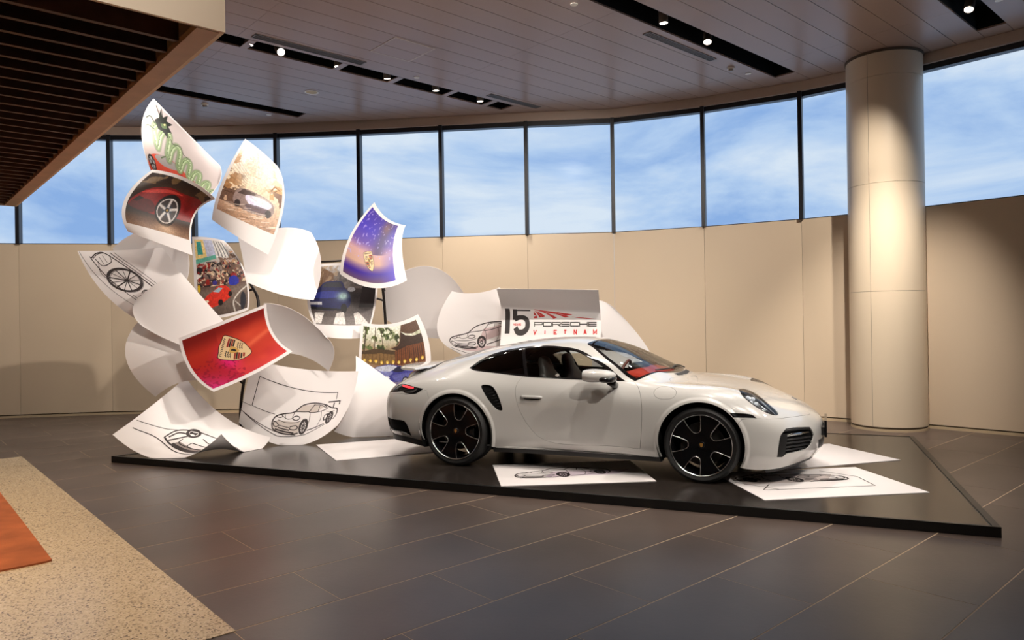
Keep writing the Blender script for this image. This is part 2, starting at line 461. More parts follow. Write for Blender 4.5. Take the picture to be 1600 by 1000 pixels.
# ------------------------------------------------------------------ spotlights in the slots
LAMPS = [  # s, t, target, watts, cone, where
 (3.62, 8.97, (-3.7, 9.3, 1.2), 190, 95, 'spotlight in the left slot closest to the cream fascia'),
 (4.03, 8.95, (0.0, 4.5, 0.9), 150, 60, 'bright round spotlight facing the viewer, second in the left slot'),
 (4.86, 8.98, (-2.4, 9.8, .9), 190, 90, 'third spotlight along the left slot'),
 (5.64, 8.98, (-1.8, 11.5, 0), 180, 130, 'fourth spotlight along the left slot, above the violet print'),
 (6.50, 8.98, (-1.0, 11.6, 0), 175, 130, 'fifth spotlight along the left slot'),
 (7.36, 8.97, (-.3, 11.9, 0), 200, 130, 'last spotlight at the far end of the left slot'),
 (7.13, 5.22, (2.1, 8.8, 0), 260, 100, 'upright cylinder spotlight in the wide slot at the top'),
 (8.05, 5.22, (1.8, 7.2, .3), 200, 60, 'tilted cylinder spotlight in the wide slot, nearer the column'),
 (9.56, 2.72, (3.4, 6.6, 0), 150, 60, 'spotlight in the short slot at the top right corner'),
]
for s, t, tgt, w, cone, lab in LAMPS:
    spotlight(s, t, tgt, w, lab, cone=cone, z=CEIL, blend=1.0)
ADDED_LAMPS = [  # unseen spotlights added for their light, modelled as further slot fittings
 (2.0, 5.21, (-3.4, 9.0, 1.6), 430, 46), (3.2, 5.21, (-1.6, 8.6, 1.0), 240, 60), (4.5, 5.21, (.2, 7.6, .7), 320, 60), (5.5, 5.21, (.9, 12.3, 1.5), 760, 85),
 (3.0, 2.71, (-2.9, 8.8, 1.4), 330, 60), (4.2, 2.71, (.2, 7.6, .7), 300, 60), (5.6, 2.71, (1.8, 6.8, .6), 340, 55), (6.4, 2.71, (-5.0, 10.6, 1.5), 1700, 50), (7.5, 2.71, (5.05, 9.9, 1.0), 1150, 46), (8.6, 2.71, (3.7, 11.3, 1.4), 620, 62), (7.2, 2.71, (2.6, 6.6, .2), 220, 50),
 (1.0, -.42, (-1.0, 6.5, .6), 160, 80), (3.0, -.42, (.6, 7.2, .7), 640, 66), (5.4, -.42, (2.2, 6.9, .6), 560, 66), (7.6, -.42, (3.6, 7.2, .4), 130, 70),
 (1.6, -.42, (*st(-.2, 3.64)[:2], 3.2), 520, 50),
 (1.9, 8.97, (-7.6, 12.6, 1.4), 440, 100), (2.4, 11.45, (-8.6, 12.5, 1.2), 150, 100),
]
for s, t, tgt, w, cone in ADDED_LAMPS:
    spotlight(s, t, tgt, w, 'unseen spotlight added to light the room, out of frame', cone=cone, z=CEIL, blend=1.0)
# warm downlights tucked between the canopy slats
for s, t, w, lab in ((.72, 9.05, 120, 'warm downlight in the canopy above the far end of the rug'), (-.5, 6.85, 330, 'warm downlight in the canopy above the middle of the rug'), (.15, 4.65, 260, 'warm downlight in the canopy nearest the terrazzo corner')):
    c = spotlight(s, t, (*st(s, t)[:2], 0), w, lab, cone=110, z=3.03, blend=1.0); c['group'] = 'warm downlights in the canopy'
    c.children[2].data.color = (1.0, .74, .47)

# ------------------------------------------------------------------ the flying paper sheets
def attr_mat(name, rough=.45):
    m = bpy.data.materials.new(name); m.use_nodes = True; nt = m.node_tree; b = nt.nodes['Principled BSDF']
    a = nt.nodes.new('ShaderNodeVertexColor'); a.layer_name = 'ink'
    nt.links.new(a.outputs['Color'], b.inputs['Base Color']); b.inputs['Roughness'].default_value = rough
    return m
MT['paper'] = mat('white_paper', srgb(236, 230, 228), .55, noise=(1.2, .012, 2))
MT['ink'] = attr_mat('printed_ink')
MT['pencil'] = mat('pencil_line', srgb(58, 50, 50), .7)
MT['pencil_soft'] = mat('pencil_soft', srgb(150, 138, 134), .7)
MT['logo_black'] = mat('logo_black', srgb(38, 28, 26), .6)
MT['logo_red'] = mat('logo_red', srgb(206, 38, 32), .6)
MT['steel'] = mat('dark_steel', srgb(58, 52, 50), .4, metal=.7)

class Sheet:
    def __init__(self, rows, W=1.43, H=1.02):
        self.N = np.array([[at_depth(*q) for q in r] for r in rows]); self.W, self.H = W, H
        n = self.pos(.5, .5, 1)
        _, du, dv = self.tan(.5, .5); nn = np.cross(du, dv)
        self.sgn = 1.0 if nn @ (CAMP-n) > 0 else -1.0
    def _row(self, v):
        N = self.N; k = len(N); v = np.asarray(v, float)
        if k == 3:
            w = np.stack([2*(v-.5)*(v-1), 4*v*(1-v), 2*v*(v-.5)], -1)
            return np.einsum('...k,kjc->...jc', w, N)
        x = v*(k-1); i = np.clip(np.floor(x).astype(int), 0, k-2); f = (x-i)[..., None, None]
        P = np.concatenate([[2*N[0]-N[1]], N, [2*N[-1]-N[-2]]])
        a, b, c, d = P[i], P[i+1], P[i+2], P[i+3]
        return .5*(2*b+(c-a)*f+(2*a-5*b+4*c-d)*f**2+(3*b-a-3*c+d)*f**3)
    def pos(self, u, v, raw=0):
        u = np.asarray(u, float); R = self._row(v)
        w = np.stack([2*(u-.5)*(u-1), 4*u*(1-u), 2*u*(u-.5)], -1)
        q_ = np.einsum('...j,...jc->...c', w, R)
        q_[..., 2] = np.maximum(q_[..., 2], PLZ+.0045)          # a sheet that touches down lies on the platform
        return q_
    def tan(self, u, v, h=.004):
        p = self.pos(u, v)
        return p, (self.pos(np.asarray(u)+h, v)-self.pos(np.asarray(u)-h, v))/(2*h), (self.pos(u, np.asarray(v)+h)-self.pos(u, np.asarray(v)-h))/(2*h)
    def off(self, u, v, d):
        p, a, b = self.tan(u, v); n = np.cross(a, b)*self.sgn
        n = n/np.maximum(np.linalg.norm(n, axis=-1, keepdims=True), 1e-9)
        return p+n*d
def sheet8(c00, b, c10, r, c11, t, c01, l, mid=None, **kw):
    A = np.array
    m = (A(b)+A(r)+A(t)+A(l))/2-(A(c00)+A(c10)+A(c11)+A(c01))/4 if mid is None else A(mid)
    return Sheet([[c00, b, c10], [l, tuple(m), r], [c01, t, c11]], **kw)
def build_sheet(name, S, label, cat='paper sheet', group='flying paper sheets', nu=30, nv=24, th=.003):
    u, v = np.meshgrid(np.linspace(0, 1, nu), np.linspace(0, 1, nv))
    f = S.off(u, v, 0.0).reshape(-1, 3); bk = S.off(u, v, -th).reshape(-1, 3); n = nu*nv
    ctr = f.mean(axis=0); base = np.array([ctr[0], ctr[1], min(f[:, 2].min(), bk[:, 2].min())])
    S.base = base; F = []
    for j in range(nv-1):
        for i in range(nu-1):
            a = j*nu+i; q = (a, a+1, a+nu+1, a+nu); F.append(q if S.sgn > 0 else q[::-1]); q = tuple(x+n for x in q); F.append(q[::-1] if S.sgn > 0 else q)
    rim = [i for i in range(nu)]+[j*nu+nu-1 for j in range(1, nv)]+[(nv-1)*nu+i for i in range(nu-2, -1, -1)]+[j*nu for j in range(nv-2, 0, -1)]
    for a, b in zip(rim, rim[1:]+rim[:1]):
        q = (a, a+n, b+n, b); F.append(q if S.sgn > 0 else q[::-1])
    root = empty(name, base); tag(root, label, cat, group)
    mesh_obj('paper', np.concatenate([f, bk])-base, F, MT['paper'], root, smooth=True)
    smooth_angle(root.children[0], 50)
    S.root = root
    return root
def resample(pts, step):
    outp = [pts[0]]
    for a, b in zip(pts[:-1], pts[1:]):
        d = math.hypot(b[0]-a[0], b[1]-a[1]); n = max(1, int(d/step))
        outp += [(a[0]+(b[0]-a[0])*k/n, a[1]+(b[1]-a[1])*k/n) for k in range(1, n+1)]
    return outp
class Ink:
    """flat print that follows a sheet: strokes and filled shapes, one mesh per ink"""
    def __init__(self, S, d=.0012): self.S = S; self.v = []; self.f = []; self.d = d
    def _add(self, uv, faces):
        k = len(self.v); self.v += list(uv); self.f += [tuple(i+k for i in q) for q in faces]
    def stroke(self, pts, w, step=.03):
        """w = width in metres; pts in sheet uv"""
        W, H = self.S.W, self.S.H; pts = resample(pts, step)
        q = [(p[0]*W, p[1]*H) for p in pts]; L = []; R = []
        for i in range(len(q)):
            a, b = q[max(i-1, 0)], q[min(i+1, len(q)-1)]; dx, dy = b[0]-a[0], b[1]-a[1]; n = math.hypot(dx, dy) or 1
            nx, ny = -dy/n*w/2, dx/n*w/2
            L.append(((q[i][0]+nx)/W, (q[i][1]+ny)/H)); R.append(((q[i][0]-nx)/W, (q[i][1]-ny)/H))
        n = len(q); self._add(L+R, [(n+i, n+i+1, i+1, i) for i in range(n-1)])
    def seg(self, pts, w):
        """bold lettering strokes: every segment its own quad with square ends"""
        W, H = self.S.W, self.S.H
        for a, b in zip(pts[:-1], pts[1:]):
            dx, dy = (b[0]-a[0])*W, (b[1]-a[1])*H; n = math.hypot(dx, dy) or 1; ex, ey = dx/n*w/2, dy/n*w/2
            self.stroke([(a[0]-ex/W, a[1]-ey/H), (b[0]+ex/W, b[1]+ey/H)], w)
    def curve(self, pts, w, closed=False, n=8):
        self.stroke(spline(pts, closed, n), w)
    def ell(self, cx, cy, rx, ry, w, rot=0, a0=0, a1=2*math.pi, n=26):
        c, s = math.cos(rot), math.sin(rot); P = []
        for i in range(n+1):
            t = a0+(a1-a0)*i/n; x, y = rx*math.cos(t), ry*math.sin(t); P.append((cx+x*c-y*s, cy+x*s+y*c))
        self.stroke(P, w)
    def fill(self, poly, g=.035):
        us = [p[0] for p in poly]; vs = [p[1] for p in poly]
        P = resample(list(poly)+[poly[0]], g)[:-1]; n = len(P)
        pts = [Vector(p) for p in P]
        for x in np.arange(min(us)+g/2, max(us), g):
            for y in np.arange(min(vs)+g/2, max(vs), g):
                if inpoly(np.array([x]), np.array([y]), poly)[0]: pts.append(Vector((float(x), float(y))))
        r = delaunay_2d_cdt(pts, [], [list(range(n))], 1, 1e-6)
        self._add([tuple(p) for p in r[0]], r[2])
    def build(self, name, m):
        uv = np.array(self.v); p = self.S.off(uv[:, 0], uv[:, 1], self.d)-self.S.base
        return mesh_obj(name, p, self.f, m, self.S.root, smooth=True)
def spline(P, closed=False, n=8):
    P = [np.array(p, float) for p in P]; k = len(P); outp = []
    for i in range(k if closed else k-1):
        a = P[(i-1) % k] if closed or i > 0 else 2*P[0]-P[1]; b = P[i]; c = P[(i+1) % k]
        d = P[(i+2) % k] if closed or i+2 < k else 2*P[-1]-P[-2]
        for j in range(n):
            f = j/n; outp.append(tuple(.5*(2*b+(c-a)*f+(2*a-5*b+4*c-d)*f*f+(3*b-a-3*c+d)*f**3)))
    if not closed: outp.append(tuple(P[-1]))
    return outp
def inpoly(x, y, poly):
    c = np.zeros(x.shape, bool); n = len(poly)
    for i in range(n):
        x0, y0 = poly[i][0], poly[i][1]; x1, y1 = poly[(i+1) % n][0], poly[(i+1) % n][1]
        if y0 == y1: continue
        c ^= ((y0 > y) != (y1 > y)) & (x < (x1-x0)*(y-y0)/(y1-y0)+x0)
    return c

class Paint:
    """a printed picture: colours painted on the points of a fine grid"""
    def __init__(self, n=210, m=150, asp=1.4, seed=1):
        self.u, self.v = np.meshgrid(np.linspace(0, 1, n), np.linspace(0, 1, m)); self.n, self.m, self.asp = n, m, asp
        self.c = np.zeros((m, n, 3)); self.rg = np.random.RandomState(seed)
    def noise(self, k, oct=3):
        z = np.zeros_like(self.u); amp = 1; tot = 0
        for o in range(oct):
            kx = max(2, int(k*2**o*self.asp)); ky = max(2, int(k*2**o)); g = self.rg.rand(ky+1, kx+1)
            x = self.u*kx; y = self.v*ky; i = np.minimum(x.astype(int), kx-1); j = np.minimum(y.astype(int), ky-1); fx = x-i; fy = y-j
            fx = fx*fx*(3-2*fx); fy = fy*fy*(3-2*fy)
            z += amp*((g[j, i]*(1-fx)+g[j, i+1]*fx)*(1-fy)+(g[j+1, i]*(1-fx)+g[j+1, i+1]*fx)*fy); tot += amp; amp *= .5
        return z/tot
    def mix(self, col, a):
        a = np.clip(a, 0, 1)[..., None]; self.c = self.c*(1-a)+np.array(col, float)*a
    def vgrad(self, stops):
        v = self.v; xs = [s[0] for s in stops]
        self.c = np.stack([np.interp(v, xs, [s[1][k] for s in stops]) for k in range(3)], -1)
    def poly(self, pts, col, a=1.0, curve=False):
        if curve: pts = spline(pts, True, 6)
        self.mix(col, inpoly(self.u, self.v, pts)*a)
    def ell(self, cx, cy, rx, ry, col, a=1.0, rot=0, soft=0):
        x = (self.u-cx)*self.asp; y = self.v-cy; c, s = math.cos(rot), math.sin(rot)
        d = np.sqrt(((x*c+y*s)/(rx*self.asp))**2+((-x*s+y*c)/ry)**2)
        self.mix(col, a*((d < 1) if soft == 0 else np.clip((1-d)/soft, 0, 1)))
    def line(self, pts, w, col, a=1.0, curve=False):
        if curve: pts = spline(pts, False, 6)
        d = np.full(self.u.shape, 9.0); A = self.asp
        for p, q in zip(pts[:-1], pts[1:]):
            px, py = p[0]*A, p[1]; dx, dy = q[0]*A-px, q[1]-py; L = dx*dx+dy*dy or 1e-9
            t = np.clip(((self.u*A-px)*dx+(self.v-py)*dy)/L, 0, 1)
            d = np.minimum(d, np.hypot(self.u*A-px-t*dx, self.v-py-t*dy))
        self.mix(col, np.clip(1.5-d/(w/2), 0, 1)*a)
    def grain(self, k=36, a=.35, lo=None):
        n_ = self.noise(k, 2)[..., None]; w = 1 if lo is None else lo[..., None]
        self.c = self.c*(1+w*a*(n_*2-1))
    def apply(self, S, box=(.035, .05, .965, .95), name='print', d=.001):
        u0, v0, u1, v1 = box; U = u0+(u1-u0)*self.u; V = v0+(v1-v0)*self.v
        p = S.off(U, V, d).reshape(-1, 3)-S.base; n, m = self.n, self.m
        idx = np.arange(n*m).reshape(m, n)
        F = np.stack([idx[:-1, :-1], idx[:-1, 1:], idx[1:, 1:], idx[1:, :-1]], -1).reshape(-1, 4)
        if S.sgn < 0: F = F[:, ::-1]
        me = bpy.data.meshes.new(name); me.vertices.add(n*m); me.vertices.foreach_set('co', p.ravel())
        me.loops.add(F.size); me.loops.foreach_set('vertex_index', F.ravel().astype(np.int32))
        me.polygons.add(len(F)); me.polygons.foreach_set('loop_start', np.arange(0, F.size, 4, dtype=np.int32))
        me.polygons.foreach_set('use_smooth', np.ones(len(F), bool)); me.update(calc_edges=True)
        c = np.clip(self.c/255, 0, 1); lin = np.where(c <= .04045, c/12.92, ((c+.055)/1.055)**2.4)
        a = me.color_attributes.new('ink', 'FLOAT_COLOR', 'POINT')
        a.data.foreach_set('color', np.concatenate([lin.reshape(-1, 3), np.ones((n*m, 1))], 1).ravel().astype(np.float32))
        me.materials.append(MT['ink'])
        o = bpy.data.objects.new(name, me); COL.objects.link(o); o.parent = S.root
        return o

# ---- drawing pieces
def car_lines(f):
    """three-quarter sports car, facing left; f maps local (x 0..1, y 0..~.45) to sheet uv; returns (points, weight) strokes"""
    L = []
    add = lambda pts, w=1.0, cl=False: L.append(([f(*p) for p in spline(pts, cl, 6)], w))
    add([(.02, .03), (0, .10), (.015, .17), (.06, .225), (.16, .27), (.30, .31), (.40, .40), (.50, .435), (.62, .44), (.76, .405), (.88, .335), (.965, .30), (.99, .24), (.985, .16), (.95, .12)], 1.5)
    add([(.02, .03), (.12, .0), (.28, -.005), (.43, .02)], 1.6); add([(.56, .05), (.70, .075), (.82, .10)], 1.4)
    add([(.30, .31), (.36, .32), (.52, .325), (.56, .37), (.60, .425)], 1.0); add([(.52, .325), (.55, .31), (.66, .31), (.80, .335), (.76, .395)], 1.0)
    add([(.58, .415), (.70, .405), (.79, .345)], .8); add([(.665, .31), (.68, .405)], .7); add([(.55, .30), (.56, .20), (.55, .12)], .7); add([(.72, .31), (.74, .2), (.71, .09)], .7)
    add([(.05, .215), (.10, .205), (.14, .23), (.10, .25)], 1.0, True); add([(.30, .215), (.36, .20), (.405, .235), (.36, .26), (.31, .245)], 1.2, True)
    add([(.08, .17), (.20, .155), (.34, .165), (.42, .19)], .8); add([(.14, .235), (.22, .205), (.30, .225)], .8); add([(.17, .27), (.185, .215)], .7); add([(.31, .31), (.285, .235)], .7)
    add([(.02, .12), (.05, .135), (.10, .10), (.07, .07), (.03, .08)], 1.3, True); add([(.28, .10), (.37, .125), (.40, .09), (.36, .065), (.29, .07)], 1.3, True)
    add([(.11, .10), (.27, .09)], 1.0); add([(.10, .065), (.28, .055)], 1.6); add([(.06, .035), (.36, .02)], 2.0); add([(.04, .01), (.40, -.01)], 1.2)
    add([(.80, .30), (.86, .28), (.94, .27)], .7); add([(.79, .22), (.83, .25), (.84, .19), (.80, .16)], 1.4, True)
    for cx, cy, rx, ry in ((.49, .105, .052, .098), (.885, .17, .042, .085)):
        for kx, w in ((1.0, 2.4), (.86, 1.0), (.25, 1.4)):
            L.append(([f(cx+rx*kx*math.cos(t), cy+ry*kx*math.sin(t)) for t in np.linspace(0, 2*math.pi, 22)], w))
        for j in range(10):
            t = j*math.pi/5; L.append(([f(cx+rx*.25*math.cos(t), cy+ry*.25*math.sin(t)), f(cx+rx*.86*math.cos(t), cy+ry*.86*math.sin(t))], 1.0))
        L.append(([f(cx+rx*1.25*math.cos(t), cy+ry*1.2*math.sin(t)) for t in np.linspace(-.3, math.pi+.3, 16)], 1.0))
    return L
def sketch(S, L, w=.006, name='pencil_drawing', m=None):
    k = Ink(S)
    for pts, ww in L: k.stroke(pts, w*ww)
    return k.build(name, m or MT['pencil'])
def shade(S, polys, name='pencil_shading'):
    k = Ink(S, .0008)
    for p in polys: k.fill(p)
    return k.build(name, MT['pencil_soft'])

def crest(S, cx, cy, h, rot, sq=1.0):
    """shield emblem in gold with red and black quarters"""
    W, H = S.W, S.H; c, s = math.cos(rot), math.sin(rot)
    f = lambda x, y: (cx+(x*sq*c-y*s)*h/W, cy+(x*sq*s+y*c)*h/H)
    shield = spline([(-.40, .46), (-.2, .49), (0, .52), (.2, .49), (.40, .46), (.42, .2), (.39, -.08), (.28, -.32), (0, -.54), (-.28, -.32), (-.39, -.08), (-.42, .2)], True, 4)
    gold = mat('crest_gold', srgb(226, 196, 150), .4); red = mat('crest_red', srgb(150, 36, 30), .5); blk = mat('crest_black', srgb(34, 26, 28), .5)
    k = Ink(S, .0016); k.fill([f(*p) for p in shield], .02); k.build('crest_shield', gold)
    k = Ink(S, .0022)
    k.stroke([f(*p) for p in shield+[shield[0]]], h*.022)
    for i, x in enumerate((-.31, -.25, -.19, -.13, -.07, -.01, .05, .11, .17, .23, .29)):       # lettering band across the top
        k.stroke([f(x, .37), f(x, .43)], h*.022); k.stroke([f(x, .43), f(x+.03, .43)], h*.014)
    for sx, y0 in ((.06, .28), (.06, .18)):
        pass
    for (x0, x1, y0, y1) in ((.06, .36, .05, .10), (.06, .36, .17, .22), (-.34, -.06, -.12, -.07), (-.28, -.06, -.26, -.21)):
        k.fill([f(x0, y0), f(x1, y0), f(x1, y1), f(x0, y1)], .03)
    for sx in (-1, 1):                                                                            # antlers in the other two quarters
        x0, y0 = (-.20, .16) if sx < 0 else (.19, -.16)
        for dy in (-.07, .0, .07):
            k.stroke([f(x0-.12, y0+dy), f(x0, y0+dy+.03), f(x0+.12, y0+dy+.02)], h*.022)
            for dx in (-.07, .0, .07): k.stroke([f(x0+dx, y0+dy+.02), f(x0+dx+.015, y0+dy+.06)], h*.014)
    k.build('crest_black_marks', blk)
    k = Ink(S, .0022)
    for (x0, x1, y0, y1) in ((.06, .36, .11, .16), (.06, .36, .23, .29), (-.36, -.06, -.06, -.01), (-.32, -.06, -.19, -.13), (-.2, -.04, -.34, -.28)):
        k.fill([f(x0, y0), f(x1, y0), f(x1, y1), f(x0, y1)], .03)
    k.build('crest_red_bars', red)
    k = Ink(S, .0028)
    sm = spline([(-.11, .14), (0, .17), (.11, .14), (.11, 0), (0, -.16), (-.11, 0)], True, 4); k.fill([f(*p) for p in sm], .02); k.build('crest_centre', mat('crest_centre_gold', srgb(206, 164, 88), .4))
    k = Ink(S, .0034)
    k.fill([f(*p) for p in [(-.02, -.08), (-.05, 0), (-.03, .06), (-.05, .10), (0, .12), (.03, .08), (.05, .02), (.03, -.02), (.05, -.08), (.02, -.03)]], .02); k.build('crest_horse', blk)

# ---- 1 dragon print
S = sheet8((238, 272, 9.0), (276, 303, 8.95), (318, 316, 9.0), (343, 285, 9.15), (344, 259, 9.25), (298, 213, 9.2), (240, 154, 9.25), (221, 203, 9.0))
build_sheet('art_print', S, 'topmost sheet printed with a green dragon above a red car', 'print')
p = Paint(seed=3); p.vgrad([(0, (206, 190, 186)), (1, (196, 182, 182))]); p.mix((228, 216, 212), p.noise(3)*.6)
p.poly([(.0, .05), (.05, .20), (.14, .31), (.30, .40), (.46, .40), (.60, .33), (.78, .27), (.97, .20), (1, .0), (0, 0)], (226, 84, 62), 1, True)
p.poly([(.16, .30), (.26, .385), (.40, .40), (.54, .36), (.40, .28), (.24, .25)], (168, 176, 176), .9, True)
p.poly([(.50, .30), (.7, .23), (.9, .16), (1, .1), (1, .0), (.6, .1)], (196, 52, 44), .8, True)
p.ell(.10, .17, .062, .10, (30, 26, 28)); p.ell(.10, .17, .046, .074, (176, 176, 178)); p.ell(.10, .17, .012, .02, (40, 36, 36))
for j in range(5):
    t = j*1.2566; p.line([(.10, .17), (.10+.044*math.cos(t), .17+.072*math.sin(t))], .016, (34, 30, 32))
p.c *= .93
loops = []
cx_, amp_ = .26, .13
for k in range(5):                                        # coils shrinking towards the tail
    xa = .20+.155*k; w_ = .150-.010*k; h_ = .155-.020*k; y_ = .60-.075*k
    loops += [(xa, y_-h_), (xa+.012, y_+h_*.3), (xa+.045, y_+h_), (xa+w_*.62, y_+h_*.92), (xa+w_*.78, y_+h_*.2), (xa+w_*.80, y_-h_*.9), (xa+w_*.90, y_-h_*1.15)]
bodypts = [(.20, .80), (.12, .70), (.15, .56)]+loops+[(.955, .20), (.985, .24)]
for w_, c_, a_ in ((.088, (74, 92, 62), 1), (.074, (158, 184, 132), 1)): p.line(bodypts, w_, c_, a_, True)
p.line([(x+.006, y+.010) for x, y in bodypts], .022, (206, 218, 184), .9, True); p.line([(x-.008, y-.010) for x, y in bodypts], .014, (104, 128, 84), .8, True)
for i, (x, y) in enumerate(spline(bodypts, False, 5)):
    if i % 2 == 0: p.ell(x, y+.02, .006, .012, (82, 104, 66), .7)
p.line([(.30, .72), (.36, .66), (.44, .70), (.50, .62), (.58, .60)], .010, (52, 58, 46), .9, True)
p.poly([(.10, .78), (.13, .86), (.10, .97), (.16, .90), (.19, .99), (.21, .90), (.28, .93), (.25, .85), (.31, .80), (.27, .76), (.29, .68), (.22, .72), (.17, .70)], (30, 36, 32)); p.poly([(.17, .80), (.22, .86), (.25, .80), (.20, .76)], (92, 112, 78)); p.ell(.21, .83, .010, .016, (226, 216, 150))
p.line([(.14, .88), (.05, .97)], .012, (34, 40, 34), 1); p.line([(.16, .90), (.10, 1.0)], .010, (34, 40, 34), 1); p.line([(.12, .74), (.05, .78), (.02, .72)], .016, (44, 56, 42), 1, True); p.line([(.13, .66), (.05, .64), (.03, .56)], .020, (58, 74, 50), 1, True); p.line([(.05, .60), (.01, .62)], .012, (44, 56, 42)); p.line([(.05, .56), (.07, .50)], .012, (44, 56, 42))
p.line([(.30, .40), (.25, .34)], .018, (84, 104, 66)); p.poly([(.94, .18), (1, .28), (.97, .20), (1, .16)], (40, 48, 36))
p.apply(S, (.01, .02, .99, .98))

# ---- 2 red car corner
S = sheet8((200, 362, 8.55), (251, 381, 8.6), (301, 399, 8.65), (303, 340, 8.95), (337, 311, 8.7), (292, 279, 8.75), (238, 265, 8.85), (194, 313, 8.5))
build_sheet('photo_print', S, 'curled photo print of a dark red car front wheel with silver spokes', 'print')
p = Paint(seed=5); p.vgrad([(0, (150, 118, 96)), (.16, (92, 66, 52)), (.30, (30, 22, 20)), (.8, (58, 40, 30)), (1, (46, 34, 30))])
p.mix((140, 110, 70), (p.noise(5) > .62)*(p.v > .8)*.7)
p.poly([(.02, .45), (.10, .60), (.22, .72), (.45, .80), (.68, .78), (.98, .80), (1, .36), (.96, .30), (.70, .28), (.42, .26), (.18, .30), (.03, .36)], (126, 15, 16), 1, True)
p.poly([(.12, .62), (.30, .72), (.50, .76), (.70, .74), (.5, .70), (.3, .64)], (206, 70, 60), .8, True); p.poly([(.03, .36), (.1, .5), (.3, .5), (.42, .38), (.38, .28), (.2, .28)], (70, 12, 14), .85, True)
p.poly([(.06, .46), (.12, .55), (.2, .52), (.12, .44)], (20, 16, 18), 1)
p.ell(.60, .40, .185, .30, (16, 12, 12)); p.ell(.60, .385, .155, .235, (196, 190, 186)); p.ell(.60, .385, .140, .212, (52, 44, 44)); p.ell(.60, .385, .075, .11, (40, 46, 56))
for j in range(5):
    t = math.pi/2+j*1.2566; a = (.60+.03*math.cos(t), .385+.045*math.sin(t)); b = (.60+.14*math.cos(t), .385+.212*math.sin(t)); p.line([a, b], .05, (206, 200, 196))
p.ell(.60, .385, .034, .05, (36, 32, 32)); p.ell(.60, .385, .014, .02, (180, 140, 50))
p.mix((214, 180, 150), np.exp(-(((p.u-.62)/.16)**2+((p.v-.06)/.08)**2))*.9); p.grain(60, .16); p.apply(S, (.05, .16, .975, .955))

# ---- 3 sepia street
S = sheet8((331, 343, 9.15), (374, 372, 9.0), (419, 398, 9.15), (444, 318, 9.3), (434, 260, 9.35), (408, 236, 9.25), (383, 217, 9.3), (347, 283, 9.1))
build_sheet('photo_print', S, 'washed-out sepia street photo with a pale car on a tall sheet', 'print')
p = Paint(150, 200, .8, seed=8); p.vgrad([(0, (176, 136, 108)), (.2, (214, 178, 148)), (.45, (240, 216, 184)), (.7, (252, 240, 220)), (1, (255, 252, 244))])
nz = p.noise(8, 4); nz2 = p.noise(14, 3)
p.mix((168, 116, 70), (nz > .50)*np.clip((.42-p.u)*4, 0, 1)*(p.v > .34)*(p.v < .86)*.9); p.mix((96, 64, 44), (nz2 > .58)*np.clip((.36-p.u)*5, 0, 1)*(p.v > .30)*(p.v < .60)); p.mix((206, 150, 84), (nz2 > .50)*np.clip((p.u-.62)*5, 0, 1)*(p.v > .40)*(p.v < .62)*.9); p.mix((120, 80, 54), (nz > .56)*np.clip((p.u-.74)*6, 0, 1)*(p.v > .30)*(p.v < .52)); p.mix((224, 190, 146), (p.noise(9, 3) > .54)*(p.v > .62)*.7)
for k in range(7): p.line([(.0, .84-.05*k), (.36, .62-.03*k)], .008, (150, 110, 76), .6)
p.mix((84, 56, 44), (nz2 > .42)*(p.u < .30)*(p.v < .36)*(p.v > .16)*.8); p.poly([(.24, .20), (.22, .34), (.32, .42), (.60, .41), (.84, .36), (.90, .26), (.84, .17), (.5, .14)], (150, 128, 122), 1, True); p.poly([(.26, .34), (.34, .415), (.58, .40), (.5, .34)], (72, 54, 50), .95); p.poly([(.40, .34), (.62, .37), (.84, .33), (.78, .25), (.5, .24)], (232, 226, 252), .95, True); p.poly([(.46, .24), (.82, .25), (.8, .19), (.5, .17)], (96, 78, 88), .8, True)
p.ell(.30, .20, .05, .05, (52, 40, 40)); p.ell(.82, .20, .05, .05, (52, 40, 40)); p.mix((255, 250, 246), np.exp(-((p.u-.66)/.14)**2-((p.v-.34)/.05)**2)*.9)
for k in range(26):
    x0 = p.rg.rand(); y0 = p.rg.rand()*.18; p.line([(x0, y0), (x0+.12, y0+.03)], .007, (252, 238, 220), .7)
for k in range(14):
    x0 = p.rg.rand(); y0 = p.rg.rand()*.2; p.line([(x0, y0), (x0+.14, y0+.02)], .006, (104, 74, 58), .7)
p.mix((255, 250, 240), np.clip((p.v-.38)*1.6, 0, .72)*(1-.5*(np.abs(p.u-.5) > .34))); p.line([(.80, .52), (.86, .60), (.95, .57)], .018, (150, 104, 60)); p.line([(.84, .50), (.9, .55)], .012, (130, 90, 50)); p.grain(60, .14); p.apply(S, (.05, .17, .96, .965))

# ---- 4 tyre sketch, with the grey sheet behind it
S = sheet8((210, 497, 8.98), (258, 486, 8.98), (300, 478, 9.0), (282, 430, 9.05), (254, 387, 9.12), (190, 391, 9.05), (121, 392, 9.0), (157, 452, 8.88))
build_sheet('sketch_sheet', S, 'leftmost sheet with a pencil sketch of a spoked wheel', 'sketch')
L = []
add = lambda pts, w=1.0: L.append((spline(pts, False, 6), w))
add([(.16, .99), (.20, .7), (.27, .35), (.36, .02)], .7); add([(.24, .93), (.30, .62), (.38, .30), (.44, .04)], 1.4); add([(.25, .91), (.33, .97), (.42, .95), (.56, .70), (.68, .35)], 1.4); add([(.46, .97), (.60, .68), (.74, .30)], 1.2); add([(.50, .97), (.64, .68), (.78, .30)], .9)
add([(.28, .90), (.32, .80), (.42, .84), (.44, .92)], 1.2); add([(.33, .92), (.34, .82)], .8); add([(.37, .94), (.38, .84)], .8); add([(.30, .86), (.26, .70), (.32, .55)], .9)
